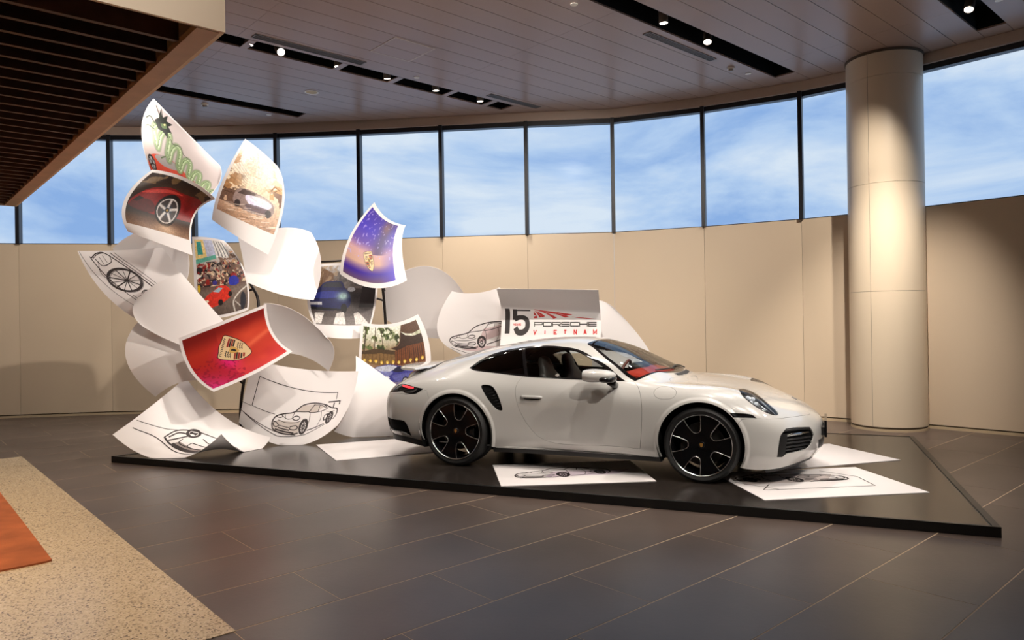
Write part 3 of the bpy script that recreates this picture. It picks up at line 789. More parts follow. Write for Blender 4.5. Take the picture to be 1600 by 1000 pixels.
for kx, w in ((1, 1.8), (.93, 1.0), (1.06, .7)):
    L.append(([(.44+.155*kx*math.cos(t)-.03*kx*math.sin(t), .57+.17*kx*math.sin(t)+.03*kx*math.cos(t)) for t in np.linspace(0, 6.2832, 30)], w))
for j in range(13):
    t = j*6.2832/13+.1; c_, s_ = math.cos(t), math.sin(t); L.append(([(.46, .56), (.44+.145*c_-.028*s_, .57+.158*s_+.028*c_)], 1.6 if j % 2 else .9))
add([(.50, .34), (.56, .38), (.63, .33), (.60, .26), (.50, .30)], 1.2); add([(.44, .30), (.6, .36)], .7); add([(.40, .34), (.47, .14), (.52, .02)], 1.2); add([(.45, .28), (.52, .12)], 1.0); add([(.56, .28), (.60, .12)], 1.0)
L = [([((x-.44)*1.12+.33, y) for x, y in pts], w) for pts, w in L]
L += [([(x+.012, y-.01) for x, y in pts], w*.6) for pts, w in L if len(pts) > 20]
sketch(S, L, .0105)
S = sheet8((196, 440, 9.22), (235, 455, 9.2), (288, 450, 9.22), (296, 415, 9.25), (290, 388, 9.22), (233, 360, 9.2), (176, 388, 9.2), (186, 414, 9.22))
build_sheet('blank_sheet', S, 'blank sheet peeking out behind the wheel sketch at the left')

# ---- 5 blank sheets at the left
S = sheet8((219, 507, 8.66), (300, 545, 8.70), (410, 566, 8.80), (345, 497, 8.80), (283, 426, 8.84), (245, 443, 8.76), (212, 470, 8.76), (208, 489, 8.70))
build_sheet('blank_sheet', S, 'plain white sheet between the wheel sketch and the red crest print')
S = sheet8((243, 620, 8.80), (288, 596, 8.74), (338, 600, 8.78), (345, 545, 8.88), (335, 500, 8.95), (270, 488, 8.92), (224, 495, 8.92), (196, 556, 8.72))
build_sheet('blank_sheet', S, 'plain white sheet hanging just above the upturned rear-view sketch')

# ---- 6 busy street print
S = sheet8((305, 498, 9.4), (348, 496, 9.35), (388, 484, 9.45), (383, 425, 9.4), (350, 376, 9.5), (325, 371, 9.45), (300, 370, 9.45), (303, 435, 9.4), W=1.02, H=1.43)
build_sheet('photo_print', S, 'street photo print with a red and a blue car below yellow shophouses', 'print')
p = Paint(150, 200, .75, seed=11); p.vgrad([(0, (92, 78, 70)), (.3, (120, 104, 94)), (.42, (90, 60, 52)), (.7, (196, 186, 180)), (1, (212, 206, 200))])
n1_ = p.noise(30, 2); n2_ = p.noise(26, 2); n3_ = p.noise(34, 2); band = (p.v > .38)*(p.v < .70)
p.mix((150, 34, 28), (n1_ > .58)*band); p.mix((40, 30, 34), (n2_ > .56)*band); p.mix((216, 190, 160), (n3_ > .64)*band); p.mix((200, 150, 110), (n1_ < .36)*(p.v > .5)*(p.v < .95)*(p.u > .6))
p.poly([(0, .68), (0, 1), (.28, 1), (.28, .72)], (236, 206, 134)); p.poly([(.06, .80), (.06, .97), (.20, .97), (.20, .80)], (60, 150, 140)); p.poly([(.28, .72), (.28, 1), (.56, 1), (.5, .76)], (186, 190, 212)); p.poly([(0, .68), (.5, .74), (.5, .79), (0, .74)], (96, 170, 150))
p.mix((120, 92, 76), (p.noise(26, 2) > .54)*(p.u > .5)*(p.v > .42)*(p.v < .8)*.9); p.poly([(.5, .76), (.56, 1), (.9, 1), (.8, .74)], (226, 222, 216)); [p.line([(.58+.08*k, .76), (.60+.08*k, .98)], .02, (120, 118, 120)) for k in range(4)]
p.poly([(.12, .16), (.16, .25), (.32, .32), (.42, .37), (.58, .36), (.66, .29), (.64, .21), (.40, .13), (.24, .11)], (216, 52, 36), 1, True); p.poly([(.30, .31), (.42, .355), (.50, .34), (.42, .29)], (150, 176, 186), 1); p.ell(.44, .16, .05, .04, (30, 24, 24)); p.ell(.64, .25, .04, .035, (30, 24, 24)); p.ell(.18, .19, .03, .016, (250, 240, 210))
p.poly([(.64, .40), (.68, .47), (.80, .48), (.86, .42), (.82, .36), (.68, .36)], (46, 52, 160), 1, True); p.ell(.36, .42, .05, .03, (60, 50, 130)); p.line([(.74, 0), (.70, .14), (.82, .24), (.98, .30)], .02, (230, 226, 216), .8, True); p.line([(.74, .14), (.90, .02)], .012, (230, 226, 216), .8); p.ell(.90, .12, .06, .12, (40, 40, 48)); p.ell(.03, .36, .03, .05, (226, 190, 40))
p.poly([(0, .48), (.10, .52), (.0, .56)], (250, 244, 236)); p.grain(60, .16); p.apply(S, (.06, .035, .97, .965))

# ---- 7 blank sheet under the sepia print
S = sheet8((384, 440, 9.45), (438, 460, 9.38), (490, 469, 9.55), (502, 412, 9.75), (486, 363, 9.8), (438, 356, 9.7), (372, 372, 9.72), (380, 408, 9.62))
build_sheet('blank_sheet', S, 'large blank sheet rippling beneath the sepia street print')

# ---- 8 red crest, 9 the curled blank sheet behind it
S = sheet8((334, 612, 8.35), (398, 584, 8.4), (457, 549, 8.5), (427, 520, 8.62), (416, 475, 8.62), (347, 502, 8.55), (279, 528, 8.45), (297, 580, 8.5))
build_sheet('crest_print', S, 'red print of a shield emblem on wet paint, curled towards the floor', 'print')
p = Paint(seed=13); p.vgrad([(0, (180, 26, 60)), (.35, (172, 30, 26)), (.7, (184, 46, 28)), (1, (128, 24, 18))]); p.mix((236, 96, 60), p.noise(3)*.7*(p.u > .4)); p.mix((230, 30, 130), np.exp(-((p.u-.42)/.12)**2-((p.v-.42)/.22)**2)*.9); p.mix((220, 40, 140), np.clip(.9-p.u*2.6, 0, 1)*np.clip(.8-p.v*1.6, 0, 1)*1.2)
p.mix((120, 10, 40), (p.noise(30, 1) > .72)*(p.u < .5)*(p.v < .55)*.5); p.mix((120, 14, 12), np.exp(-((p.v-.95)/.12)**2)*.8); p.mix((240, 120, 80), np.exp(-((p.v-(.25+.35*p.u))/.05)**2)*(p.u > .5)*.6)
p.apply(S, (.035, .06, .97, .955)); crest(S, .54, .53, .48, .92, .95)
S = sheet8((440, 552, 9.0), (478, 558, 9.0), (513, 580, 8.95), (522, 549, 8.85), (509, 527, 8.8), (463, 487, 8.74), (412, 474, 8.70), (424, 522, 8.95))
build_sheet('blank_sheet', S, 'blank curled sheet behind the right end of the red crest print')

# ---- 10 sports car sketch
S = sheet8((373, 660, 8.98), (452, 697, 8.80), (528, 664, 9.0), (549, 625, 9.1), (560, 580, 9.12), (476, 577, 9.02), (395, 562, 9.08), (383, 612, 9.02))
build_sheet('sketch_sheet', S, 'pencil sketch of a winged sports car inside a drawn frame', 'sketch')
f = lambda x, y: (.29+.60*x, .16+.95*y)
L = car_lines(f)
L += [([f(.90, .33), f(.90, .41)], 1.5), ([f(.80, .44), f(.99, .42)], 1.8), ([f(.985, .43), f(.99, .36)], 1.5), ([(.10, .80), (.84, .70)], .9), ([(.10, .80), (.085, .37)], .9), ([(.84, .70), (.84, .60)], .8), ([(.085, .37), (.30, .38)], .8), ([(0, .21), (.34, .16)], .9), ([(.0, .34), (.08, .36)], .7), ([(.03, .20), (.36, .11), (.62, .15), (.80, .24)], 1.0)]
sketch(S, L, .0105)
k = Ink(S, .0006); k.fill([f(.02, .0), f(.0, .1), f(.08, .17), f(.42, .18), f(.43, .0), f(.2, -.02)]); k.fill([f(.32, .32), f(.42, .41), f(.60, .425), f(.76, .39), f(.66, .31)]); k.build('pencil_shading', mat('pencil_wash', srgb(206, 194, 186), .7))

# ---- 11 rear-view sketch, lower left
S = sheet8((176, 679, 8.15), (262, 719, 8.05), (346, 678, 8.12), (390, 708, 8.45), (423, 683, 8.7), (352, 652, 8.85), (290, 590, 8.9), (233, 637, 8.5), mid=(312, 676, 8.62))
build_sheet('sketch_sheet', S, 'upturned sheet at the platform corner with a rear-view car sketch', 'sketch')
L = []
add([(.12, .30), (.3, .38), (.44, .42), (.62, .46), (.80, .46)], .8) if False else None
add([(.02, .30), (.25, .36), (.36, .42)], .7); add([(.05, .20), (.25, .22), (.5, .12), (.78, .06)], .9)
add([(.30, .26), (.34, .40), (.46, .49), (.60, .52), (.74, .53), (.88, .50), (.97, .42)], 1.6); add([(.30, .26), (.40, .20), (.60, .14), (.82, .10), (.95, .10)], 1.6)
add([(.33, .28), (.37, .38), (.46, .40), (.40, .30), (.35, .24)], 1.8); add([(.44, .32), (.46, .24), (.70, .19), (.92, .16)], 1.1); add([(.54, .30), (.55, .22), (.78, .18), (.80, .25), (.54, .30)], 1.2); add([(.40, .22), (.60, .16), (.86, .12)], 2.2); add([(.42, .19), (.62, .13), (.86, .09)], 2.0)
add([(.58, .42), (.68, .36), (.75, .38)], 1.2); add([(.76, .30), (.90, .26)], 1.0); add([(.70, .53), (.76, .46), (.90, .40)], 1.2); add([(.80, .50), (.86, .44), (.97, .40)], 2.0)
for kx, w in ((1, 1.8), (.8, 1.2)): L.append(([(.47+.055*kx*math.cos(t), .45+.07*kx*math.sin(t)) for t in np.linspace(0, 6.2832, 20)], w))
L.append(([(.44, .43), (.50, .47)], 2.4)); L.append(([(.44, .455), (.50, .44)], 2.0))
sketch(S, L, .0115)
k = Ink(S, .0006); k.fill([(.40, .22), (.62, .14), (.92, .09), (.94, .13), (.66, .19), (.44, .27)]); k.build('pencil_shading', MT['pencil_soft'])

# ---- 12 blank, standing behind the car's tail
S = sheet8((522, 674, 9.33), (572, 685, 9.34), (634, 676, 9.42), (640, 642, 9.46), (622, 603, 9.5), (588, 578, 9.5), (556, 556, 9.52), (549, 622, 9.33))
build_sheet('blank_sheet', S, 'blank sheet standing on the platform behind the rear bumper of the car')

# ---- 13 blue car in a street
S = sheet8((503, 526, 9.75), (540, 529, 9.75), (573, 527, 9.85), (588, 470, 9.95), (590, 414, 10.0), (545, 411, 9.95), (500, 413, 9.95), (480, 468, 9.8))
build_sheet('photo_print', S, 'photo print of a dark blue car with a lit headlamp on a crossing', 'print')
p = Paint(seed=17); p.vgrad([(0, (120, 112, 108)), (.25, (84, 74, 72)), (.5, (52, 44, 46)), (.7, (92, 76, 68)), (1, (196, 190, 186))])
p.poly([(.0, .55), (0, 1), (.30, .86), (.34, .6)], (120, 90, 66)); p.poly([(.22, 1), (.44, .86), (.66, .86), (1, 1)], (206, 206, 210)); p.poly([(.40, .62), (.36, .88), (1, .96), (1, .62)], (118, 108, 104)); p.poly([(.76, .30), (.8, .78), (1, .8), (1, .3)], (38, 26, 26))
p.mix((176, 150, 120), (p.noise(14, 2) > .6)*(p.v > .6)*(p.u < .36)*.7); p.mix((84, 78, 78), (p.noise(16, 1) > .58)*(p.v > .66)*(p.u > .4)*(p.v < .92)*.8)
p.poly([(-.02, .30), (.0, .52), (.12, .62), (.20, .72), (.44, .73), (.52, .62), (.60, .52), (.62, .34), (.50, .26), (.2, .24)], (22, 26, 84), 1, True); p.poly([(.16, .63), (.22, .71), (.43, .715), (.48, .63)], (46, 46, 60)); p.poly([(.02, .50), (.2, .56), (.46, .55), (.4, .46), (.1, .44)], (44, 54, 150), .9, True)
p.mix((190, 226, 226), np.exp(-((p.u-.50)/.09)**2-((p.v-.48)/.07)**2)*1.2); p.ell(.04, .50, .05, .04, (150, 160, 210)); p.poly([(.0, .33), (.18, .33), (.18, .38), (0, .38)], (206, 206, 210)); p.ell(.52, .28, .05, .08, (14, 12, 14)); p.poly([(.0, .30), (.5, .27), (.48, .24), (.0, .25)], (14, 14, 20))
p.poly([(.0, .02), (.05, .2), (.20, .2), (.1, .02)], (226, 220, 214)); p.poly([(.32, .02), (.40, .2), (.52, .22), (.54, .02)], (224, 218, 212)); p.poly([(.72, .02), (.68, .2), (.76, .22), (.98, .02)], (214, 208, 202)); p.ell(.62, .60, .06, .04, (190, 190, 196)); p.grain(60, .16); p.apply(S, (.04, .17, .97, .965))

# ---- 14 violet crest
S = sheet8((531, 428, 9.4), (584, 450, 9.4), (636, 438, 9.6), (628, 385, 9.65), (634, 352, 9.75), (605, 341, 9.65), (585, 316, 9.65), (546, 370, 9.4), W=1.02, H=1.2)
build_sheet('crest_print', S, 'violet-blue print of a shield emblem standing out against the wall', 'print')
p = Paint(150, 190, .85, seed=19); p.vgrad([(0, (110, 84, 110)), (.12, (60, 34, 150)), (.25, (200, 160, 140)), (.42, (196, 150, 150)), (.55, (92, 60, 160)), (.75, (60, 40, 180)), (1, (58, 34, 150))])
p.mix((54, 30, 90), np.exp(-((p.u-.80+.25*(1-p.v))/.16)**2)*(p.v > .4)*.8); p.mix((150, 110, 90), np.exp(-((p.u-.72)/.12)**2-((p.v-.88)/.12)**2)*.6); p.mix((66, 40, 190), np.clip((p.u-.72)*4, 0, 1)*np.clip(.7-p.v, 0, 1)*1.4); p.mix((176, 160, 220), (p.noise(34, 1) > .80)*(p.v > .3)*.7)
p.apply(S, (.045, .06, .84, .955)); crest(S, .44, .33, .30, .38, .62)

# ---- 15 blank, far behind
S = sheet8((600, 497, 10.62), (652, 523, 10.66), (702, 529, 10.66), (716, 486, 10.55), (724, 457, 10.42), (668, 416, 10.30), (598, 447, 10.36), (597, 470, 10.52))
build_sheet('blank_sheet', S, 'blank sheet arching behind the violet crest print')

# ---- 16 blue car by a temple
S = sheet8((559, 600, 9.66), (612, 612, 9.64), (669, 606, 9.66), (672, 545, 9.70), (653, 491, 9.74), (610, 506, 9.68), (565, 503, 9.70), (561, 552, 9.64))
build_sheet('photo_print', S, 'photo print of a blue car before a wooden temple with yellow lanterns', 'print')
p = Paint(seed=23); p.vgrad([(0, (168, 136, 112)), (.18, (190, 162, 138)), (.34, (150, 120, 92)), (.6, (150, 128, 96)), (.8, (206, 204, 182)), (1, (226, 230, 216))])
n_ = p.noise(11, 4); p.mix((96, 112, 62), (n_ > .50)*(p.v > .58)*np.clip(1.25-p.u, 0, 1)); p.mix((58, 66, 40), (n_ > .60)*(p.v > .62)*(p.u < .8)); p.mix((244, 242, 226), (p.noise(13, 3) > .60)*(p.v > .66)*.85)
p.line([(.03, 0.5), (.05, 1)], .03, (60, 50, 36)); p.line([(.20, .6), (.22, 1)], .018, (80, 66, 46)); p.line([(.34, .6), (.32, 1)], .014, (80, 66, 46))
p.poly([(0, .36), (0, .56), (.22, .60), (.55, .60), (.55, .36)], (128, 98, 62)); p.poly([(.0, .55), (.20, .63), (.42, .62), (.58, .58), (.58, .53), (.3, .56), (.0, .5)], (78, 60, 42)); p.poly([(.52, .36), (.54, .64), (1, .66), (1, .34)], (116, 68, 40))
p.poly([(.46, .64), (.56, .68), (.63, .76), (.66, .90), (.74, .82), (.86, .78), (1, .78), (1, .64), (.74, .65), (.56, .60)], (62, 44, 34)); p.poly([(.66, .90), (.70, 1), (1, 1), (1, .84), (.86, .82), (.74, .85)], (92, 66, 48)); p.line([(.46, .64), (.60, .70), (.66, .90)], .014, (150, 120, 90), .9, True)
for k in range(14): p.line([(.57+.032*k, .36), (.57+.032*k, .63)], .008 if k % 2 else .016, (58, 34, 24), .9)
for k in range(9): p.line([(.05+.06*k, .37), (.05+.06*k, .54)], .008, (84, 62, 40), .8)
for k in range(11): p.ell(.05+.09*k, .405+.006*(k % 3), .022, .026, (232, 190, 74), .95); p.ell(.05+.09*k, .40, .010, .02, (246, 226, 150), .8)
p.poly([(.08, .10), (.10, .20), (.22, .31), (.40, .375), (.58, .355), (.74, .30), (.88, .24), (.90, .14), (.82, .06), (.40, .0), (.2, .02)], (66, 66, 146), 1, True); p.poly([(.22, .30), (.40, .362), (.56, .34), (.46, .265), (.34, .25)], (206, 210, 222), .95, True); p.poly([(.14, .22), (.3, .26), (.5, .25), (.4, .17), (.2, .15)], (152, 156, 206), .75, True)
p.poly([(.58, .34), (.72, .29), (.62, .25), (.5, .27)], (40, 40, 60), .9, True); p.poly([(.5, .2), (.8, .22), (.86, .14), (.6, .1)], (112, 114, 178), .7, True); p.ell(.16, .17, .035, .022, (236, 236, 240)); p.ell(.42, .16, .04, .024, (226, 228, 236)); p.ell(.28, .07, .07, .095, (34, 30, 34)); p.ell(.28, .07, .052, .07, (176, 174, 176)); p.ell(.28, .07, .02, .03, (60, 56, 60)); p.ell(.70, .10, .05, .075, (34, 30, 34)); p.ell(.70, .10, .036, .054, (170, 168, 170))
p.mix((210, 184, 160), (p.noise(20, 1) > .6)*(p.v < .10)*.5); p.grain(60, .16)
p.apply(S, (.04, .05, .93, .95))

# ---- 17 sketch beside the logo
S = sheet8((714, 550, 10.12), (745, 563, 10.14), (782, 562, 10.16), (790, 505, 10.16), (781, 449, 10.06), (742, 458, 10.04), (706, 455, 10.06), (683, 515, 10.06))
build_sheet('sketch_sheet', S, 'sketch sheet of a car front left of the anniversary logo', 'sketch')
f = lambda x, y: (.16+1.02*x, .22+.80*y)
sketch(S, [([q for q in pts if q[0] < .97], w) for pts, w in car_lines(f) if sum(q[0] < .97 for q in pts) > 1]+[([(.1, .18), (.5, .10), (.9, .16)], 1.0)], .0105)
k = Ink(S, .0006); k.fill([(.30, .18), (.9, .14), (.94, .20), (.6, .26)]); k.fill([(.6, .30), (.93, .36), (.93, .5), (.7, .5)]); k.build('pencil_shading', mat('pencil_wash_pink', srgb(214, 190, 190), .7))

# ---- 18 anniversary logo
S = Sheet([[(780, 552, 9.80), (860, 552, 9.78), (938, 552, 9.84)], [(783, 518, 9.90), (862, 519, 9.88), (939, 520, 9.94)], [(784, 491, 9.975), (862, 493, 9.955), (939, 495, 10.015)],
           [(783, 481, 9.99), (861, 484, 9.97), (938, 487, 10.03)], [(781, 471, 9.90), (859, 474, 9.88), (937, 476, 9.94)], [(776, 451, 9.68), (856, 452, 9.66), (935, 453, 9.72)]])
build_sheet('logo_sheet', S, 'white banner sheet with the anniversary logo behind the car roof', 'sign')
def LG(x, y): return ((x-782)/(938.5-782), np.interp(y-(x-780)*.022, [451, 471, 481, 491, 518, 552], [1, .8, .6, .4, .2, 0]))
kb = Ink(S); kr = Ink(S)
q = lambda x, y: LG(670+x/4.444, 430+y/4.444)
kb.fill([q(523, 232), q(556, 232), q(556, 408), q(523, 408)])
kb.seg([q(684, 246), q(594, 246)], .062); kb.stroke([q(592, 236), q(590, 318)], .062)
kb.stroke(spline([q(588, 312), q(620, 298), q(655, 302), q(676, 330), q(674, 372), q(648, 398), q(612, 396), q(594, 368)], False, 6), .064)
# wordmark: wide letters drawn by strokes
x0, x1, yt, yb = 721, 1163, 336, 361; n = 7; wd = (x1-x0)/n; ym = (yt+yb)/2
def X(i, a): return x0+wd*(i+.06+.86*a)
W_ = .0125
def w(pts): kb.seg([q(*p_) for p_ in pts], W_)
w([(X(0, 0), yb), (X(0, 0), yt), (X(0, 1), yt), (X(0, 1), ym+2), (X(0, 0), ym+2)])
w([(X(1, 0), yt), (X(1, 1), yt), (X(1, 1), yb), (X(1, 0), yb), (X(1, 0), yt)])
w([(X(2, 0), yb), (X(2, 0), yt), (X(2, 1), yt), (X(2, 1), ym+2), (X(2, 0), ym+2)]); w([(X(2, .6), ym+2), (X(2, 1), yb)])
w([(X(3, 1), yt), (X(3, 0), yt), (X(3, 0), ym), (X(3, 1), ym), (X(3, 1), yb), (X(3, 0), yb)])
w([(X(4, 1), yt), (X(4, 0), yt), (X(4, 0), yb), (X(4, 1), yb)])
w([(X(5, 0), yt), (X(5, 0), yb)]); w([(X(5, 1), yt), (X(5, 1), yb)]); w([(X(5, 0), ym), (X(5, 1), ym)])
w([(X(6, 1), yt), (X(6, 0), yt), (X(6, 0), yb), (X(6, 1), yb)]); w([(X(6, 0), ym), (X(6, 1), ym)])
kb.build('logo_black_print', MT['logo_black'])
for i, g_ in enumerate('VIETNAM'):
    cx = 729+i*70; a, b, t_, bt = cx-7, cx+9, 388, 414
    G = dict(V=[[(a, t_), (cx, bt), (b, t_)]], I=[[(cx, t_), (cx, bt)]], E=[[(b, t_), (a, t_), (a, bt), (b, bt)], [(a, 401), (b-2, 401)]], T=[[(a-1, t_), (b, t_)], [(cx, t_), (cx, bt)]],
             N=[[(a, bt), (a, t_), (b, bt), (b, t_)]], A=[[(a, bt), (cx, t_), (b, bt)], [(a+3, 407), (b-3, 407)]], M=[[(a-3, bt), (a-3, t_), (cx, bt-6), (b+3, t_), (b+3, bt)]])[g_]
    for s_ in G: kr.stroke([q(*p_) for p_ in s_], .016, .2) if len(s_) == 2 else kr.seg([q(*p_) for p_ in s_], .014)
for i, g_ in enumerate('YEARS'):
    cx = 584+i*11; a, b, t_, bt = cx-3.5, cx+3.5, 344, 355; mid_ = 349
    G = dict(Y=[[(a, t_), (cx, mid_), (b, t_)], [(cx, mid_), (cx, bt)]], E=[[(b, t_), (a, t_), (a, bt), (b, bt)], [(a, mid_), (b, mid_)]], A=[[(a, bt), (cx, t_), (b, bt)], [(a+1, 352), (b-1, 352)]],
             R=[[(a, bt), (a, t_), (b, t_), (b, mid_), (a, mid_)], [(cx, mid_), (b, bt)]], S=[[(b, t_), (a, t_), (a, mid_), (b, mid_), (b, bt), (a, bt)]])[g_]
    for s_ in G: kr.seg([q(*p_) for p_ in s_], .005)
for tri in ([(721, 232), (992, 275), (950, 281)], [(721, 236), (972, 292), (938, 298)], [(722, 238), (882, 300), (858, 309)], [(726, 246), (800, 288), (778, 297)], [(722, 246), (776, 294), (760, 300)], [(721, 256), (742, 285), (721, 276)], [(721, 290), (742, 284), (746, 304), (721, 306)], [(985, 288), (1165, 309), (1100, 308), (1020, 299)], [(721, 232), (850, 256), (900, 276), (800, 262)]):
    kr.fill([q(*p_) for p_ in tri])
kr.build('logo_red_print', MT['logo_red'])

# ---- 19 blank to the right of the logo
S = sheet8((925, 585, 10.25), (985, 590, 10.3), (1032, 584, 10.3), (1004, 532, 10.35), (958, 480, 10.3), (940, 470, 10.3), (922, 470, 10.25), (925, 525, 10.2))
build_sheet('blank_sheet', S, 'blank sheet sloping down to the right of the anniversary logo')

# ---- sheets lying on the platform
def floor_sheet(name, pts, label, cat='paper sheet'):
    """pts: four corners on the platform, bottom-left, bottom-right, top-right, top-left"""
    P = [np.array([p_[0], p_[1], PLZ+.0045]) for p_ in pts]
    S = Sheet.__new__(Sheet); A = lambda a, b: (a+b)/2
    S.N = np.array([[P[0], A(P[0], P[1]), P[1]], [A(P[0], P[3]), sum(P)/4, A(P[1], P[2])], [P[3], A(P[3], P[2]), P[2]]]); S.W, S.H = 1.43, 1.02
    _, du, dv = S.tan(.5, .5); S.sgn = 1.0 if np.cross(du, dv)[2] > 0 else -1.0
    build_sheet(name, S, label, cat, 'sheets lying on the platform', 4, 4, .004)
    return S
floor_sheet('blank_sheet', [(-1.91, 7.77), (-.62, 8.28), (-1.06, 9.3), (-2.40, 8.80)], 'blank sheet lying flat on the platform behind the rear wheel')
S = floor_sheet('sketch_sheet', [(-.12, 6.44), (1.28, 6.55), (1.2, 7.52), (-.22, 7.40)], 'flat sketch sheet on the platform between the two near wheels', 'sketch')
f = lambda x, y: (.12+.66*x, .30+1.0*y)
sketch(S, car_lines(f), .012); k = Ink(S, .0006); k.fill([(.30, .3), (.8, .36), (.92, .56), (.4, .56)]); k.build('pencil_shading', mat('pencil_wash_violet', srgb(206, 190, 200), .7))
S = floor_sheet('sketch_sheet', [(2.0, 5.81), (3.42, 5.98), (3.30, 7.02), (1.88, 6.85)], 'flat sketch sheet sticking out in front of the front wheel, nearest the platform edge', 'sketch')
f = lambda x, y: (.06+.70*(1-x), .52+.85*y)
L = car_lines(f)+[([(.20, .48), (.10, .30), (.80, .28), (.84, .62), (.70, .90)], .9), ([(.02, .60), (.14, .40), (.2, .30)], .8)]
sketch(S, L, .012); k = Ink(S, .0006); k.fill([(.05, .5), (.6, .52), (.72, .75), (.3, .86), (.08, .7)]); k.build('pencil_shading', mat('pencil_wash_grey', srgb(196, 184, 180), .7))
floor_sheet('blank_sheet', [(2.62, 6.97), (3.91, 7.34), (3.62, 8.33), (2.64, 8.05)], 'blank flat sheet under and beyond the car nose')

# ---- steel stand that carries the sheets
def stand(pts, label, arms):
    base_ = np.array([pts[0][0], pts[0][1], PLZ+.005]); r_ = empty('steel_stand', base_); tag(r_, label, 'stand', 'steel stands behind the sheets')
    MB().box(-.16, .16, -.16, .16, 0, .012).build('base_plate', MT['steel'], r_)
    MB().tube([np.array(p_)-base_ for p_ in spline(pts, False, 6)], .019, 10).build('post', MT['steel'], r_, smooth=True)
    for a in arms: MB().tube([np.array(p_)-base_ for p_ in spline(a, False, 5)], .014, 8).build('arm', MT['steel'], r_, smooth=True)
D = at_depth
def foot(px, d): q_ = D(px, 600, d); return (q_[0], q_[1], PLZ+.012)
stand([foot(378, 9.2), D(376, 640, 9.2), D(384, 580, 9.25), D(404, 480, 9.55), D(390, 440, 9.66)], 'dark steel post rising behind the red crest print',
      [[D(396, 452, 9.62), D(370, 458, 9.62), D(350, 450, 9.58)], [D(380, 600, 9.22), D(340, 560, 9.05), D(320, 552, 8.98)], [D(376, 640, 9.2), D(400, 625, 9.0)]])
stand([foot(606, 10.15), D(606, 600, 10.15), D(602, 500, 10.15), D(598, 450, 10.0), D(590, 400, 9.75)], 'dark steel post behind the violet crest print', [[D(600, 470, 10.05), D(570, 460, 9.98)], [D(604, 520, 10.15), D(612, 530, 9.9)], [D(601, 455, 10.05), D(585, 409, 10.08), D(500, 409, 10.08)]])
stand([foot(800, 10.35), D(800, 560, 10.35), D(800, 500, 10.3)], 'dark steel post behind the anniversary logo sheet', [[D(800, 500, 10.3), D(850, 500, 9.97)], [D(800, 505, 10.3), D(775, 502, 10.3)]])

# ------------------------------------------------------------------ the car
CYAW = -0.40913
CAR_O = np.array([-0.23092516, 8.23170265, PLZ])
CX = np.array([math.cos(CYAW), math.sin(CYAW), 0]); CY = np.array([-math.sin(CYAW), math.cos(CYAW), 0])
def to_car(p): d = np.asarray(p)-CAR_O; return np.array([d@CX, d@CY, d[2]])
CAMC = to_car(CAMP); CAMC[1] *= -1                       # camera in the mirrored car frame (near side at +y)
def car_ray(px, py):
    r = ray(px, py); return np.array([r@CX, -(r@CY), r[2]])
car = empty('sports_car', tuple(CAR_O), CYAW)
tag(car, 'light grey two-door sports car parked on the black platform', 'car')

MT['paint'] = mat('chalk_grey_paint', srgb(196, 194, 190), .26, coat=1.0)
MT['under'] = mat('dark_underlay', (.006, .006, .006), .8, spec=.1)
MT['gloss_black'] = mat('gloss_black', (.006, .006, .007), .12)
MT['satin_black'] = mat('satin_black', (.014, .014, .014), .45)
MT['tint'] = glass_mat('car_side_glass', (.80, .83, .82), 0, 1.45, 1.0)
MT['dark_tint'] = glass_mat('car_quarter_glass', (.38, .40, .40), 0, 1.45, 1.0)
MT['screen'] = glass_mat('car_windscreen', (.86, .89, .88), 0, 1.45, 1.0)
MT['lampglass'] = glass_mat('lamp_clear_cover', (.93, .95, .97), 0, 1.45, .9)
MT['rubber'] = mat('tyre_rubber', (.009, .009, .009), .6, bump=(60, .1))
MT['wheel_black'] = mat('wheel_gloss_black', (.003, .003, .0035), .22, spec=.25)
MT['wheel_silver'] = mat('wheel_polished', srgb(200, 200, 200), .22, metal=1)
MT['disc'] = mat('brake_disc', srgb(70, 68, 66), .4, metal=.8)
MT['caliper'] = mat('brake_caliper', (.012, .012, .012), .25)
MT['chrome'] = mat('chrome', srgb(220, 220, 220), .1, metal=1)
MT['red_leather'] = mat('red_leather', srgb(176, 52, 36), .5)
MT['seat_grey'] = mat('seat_leather', srgb(64, 62, 60), .5)
MT['cabin'] = mat('cabin_black', (.012, .012, .012), .6)
MT['headliner'] = mat('headliner', srgb(70, 68, 66), .8)
MT['lamp_silver'] = mat('lamp_reflector', srgb(190, 192, 196), .18, metal=.9)
MT['led'] = mat('led_block', srgb(226, 230, 236), .15)
MT['tail_red'] = mat('tail_lamp_red', srgb(190, 20, 26), .3, emit=((1, .05, .06), 1.6))
MT['gold'] = mat('emblem_gold', srgb(190, 140, 70), .35, metal=.6)

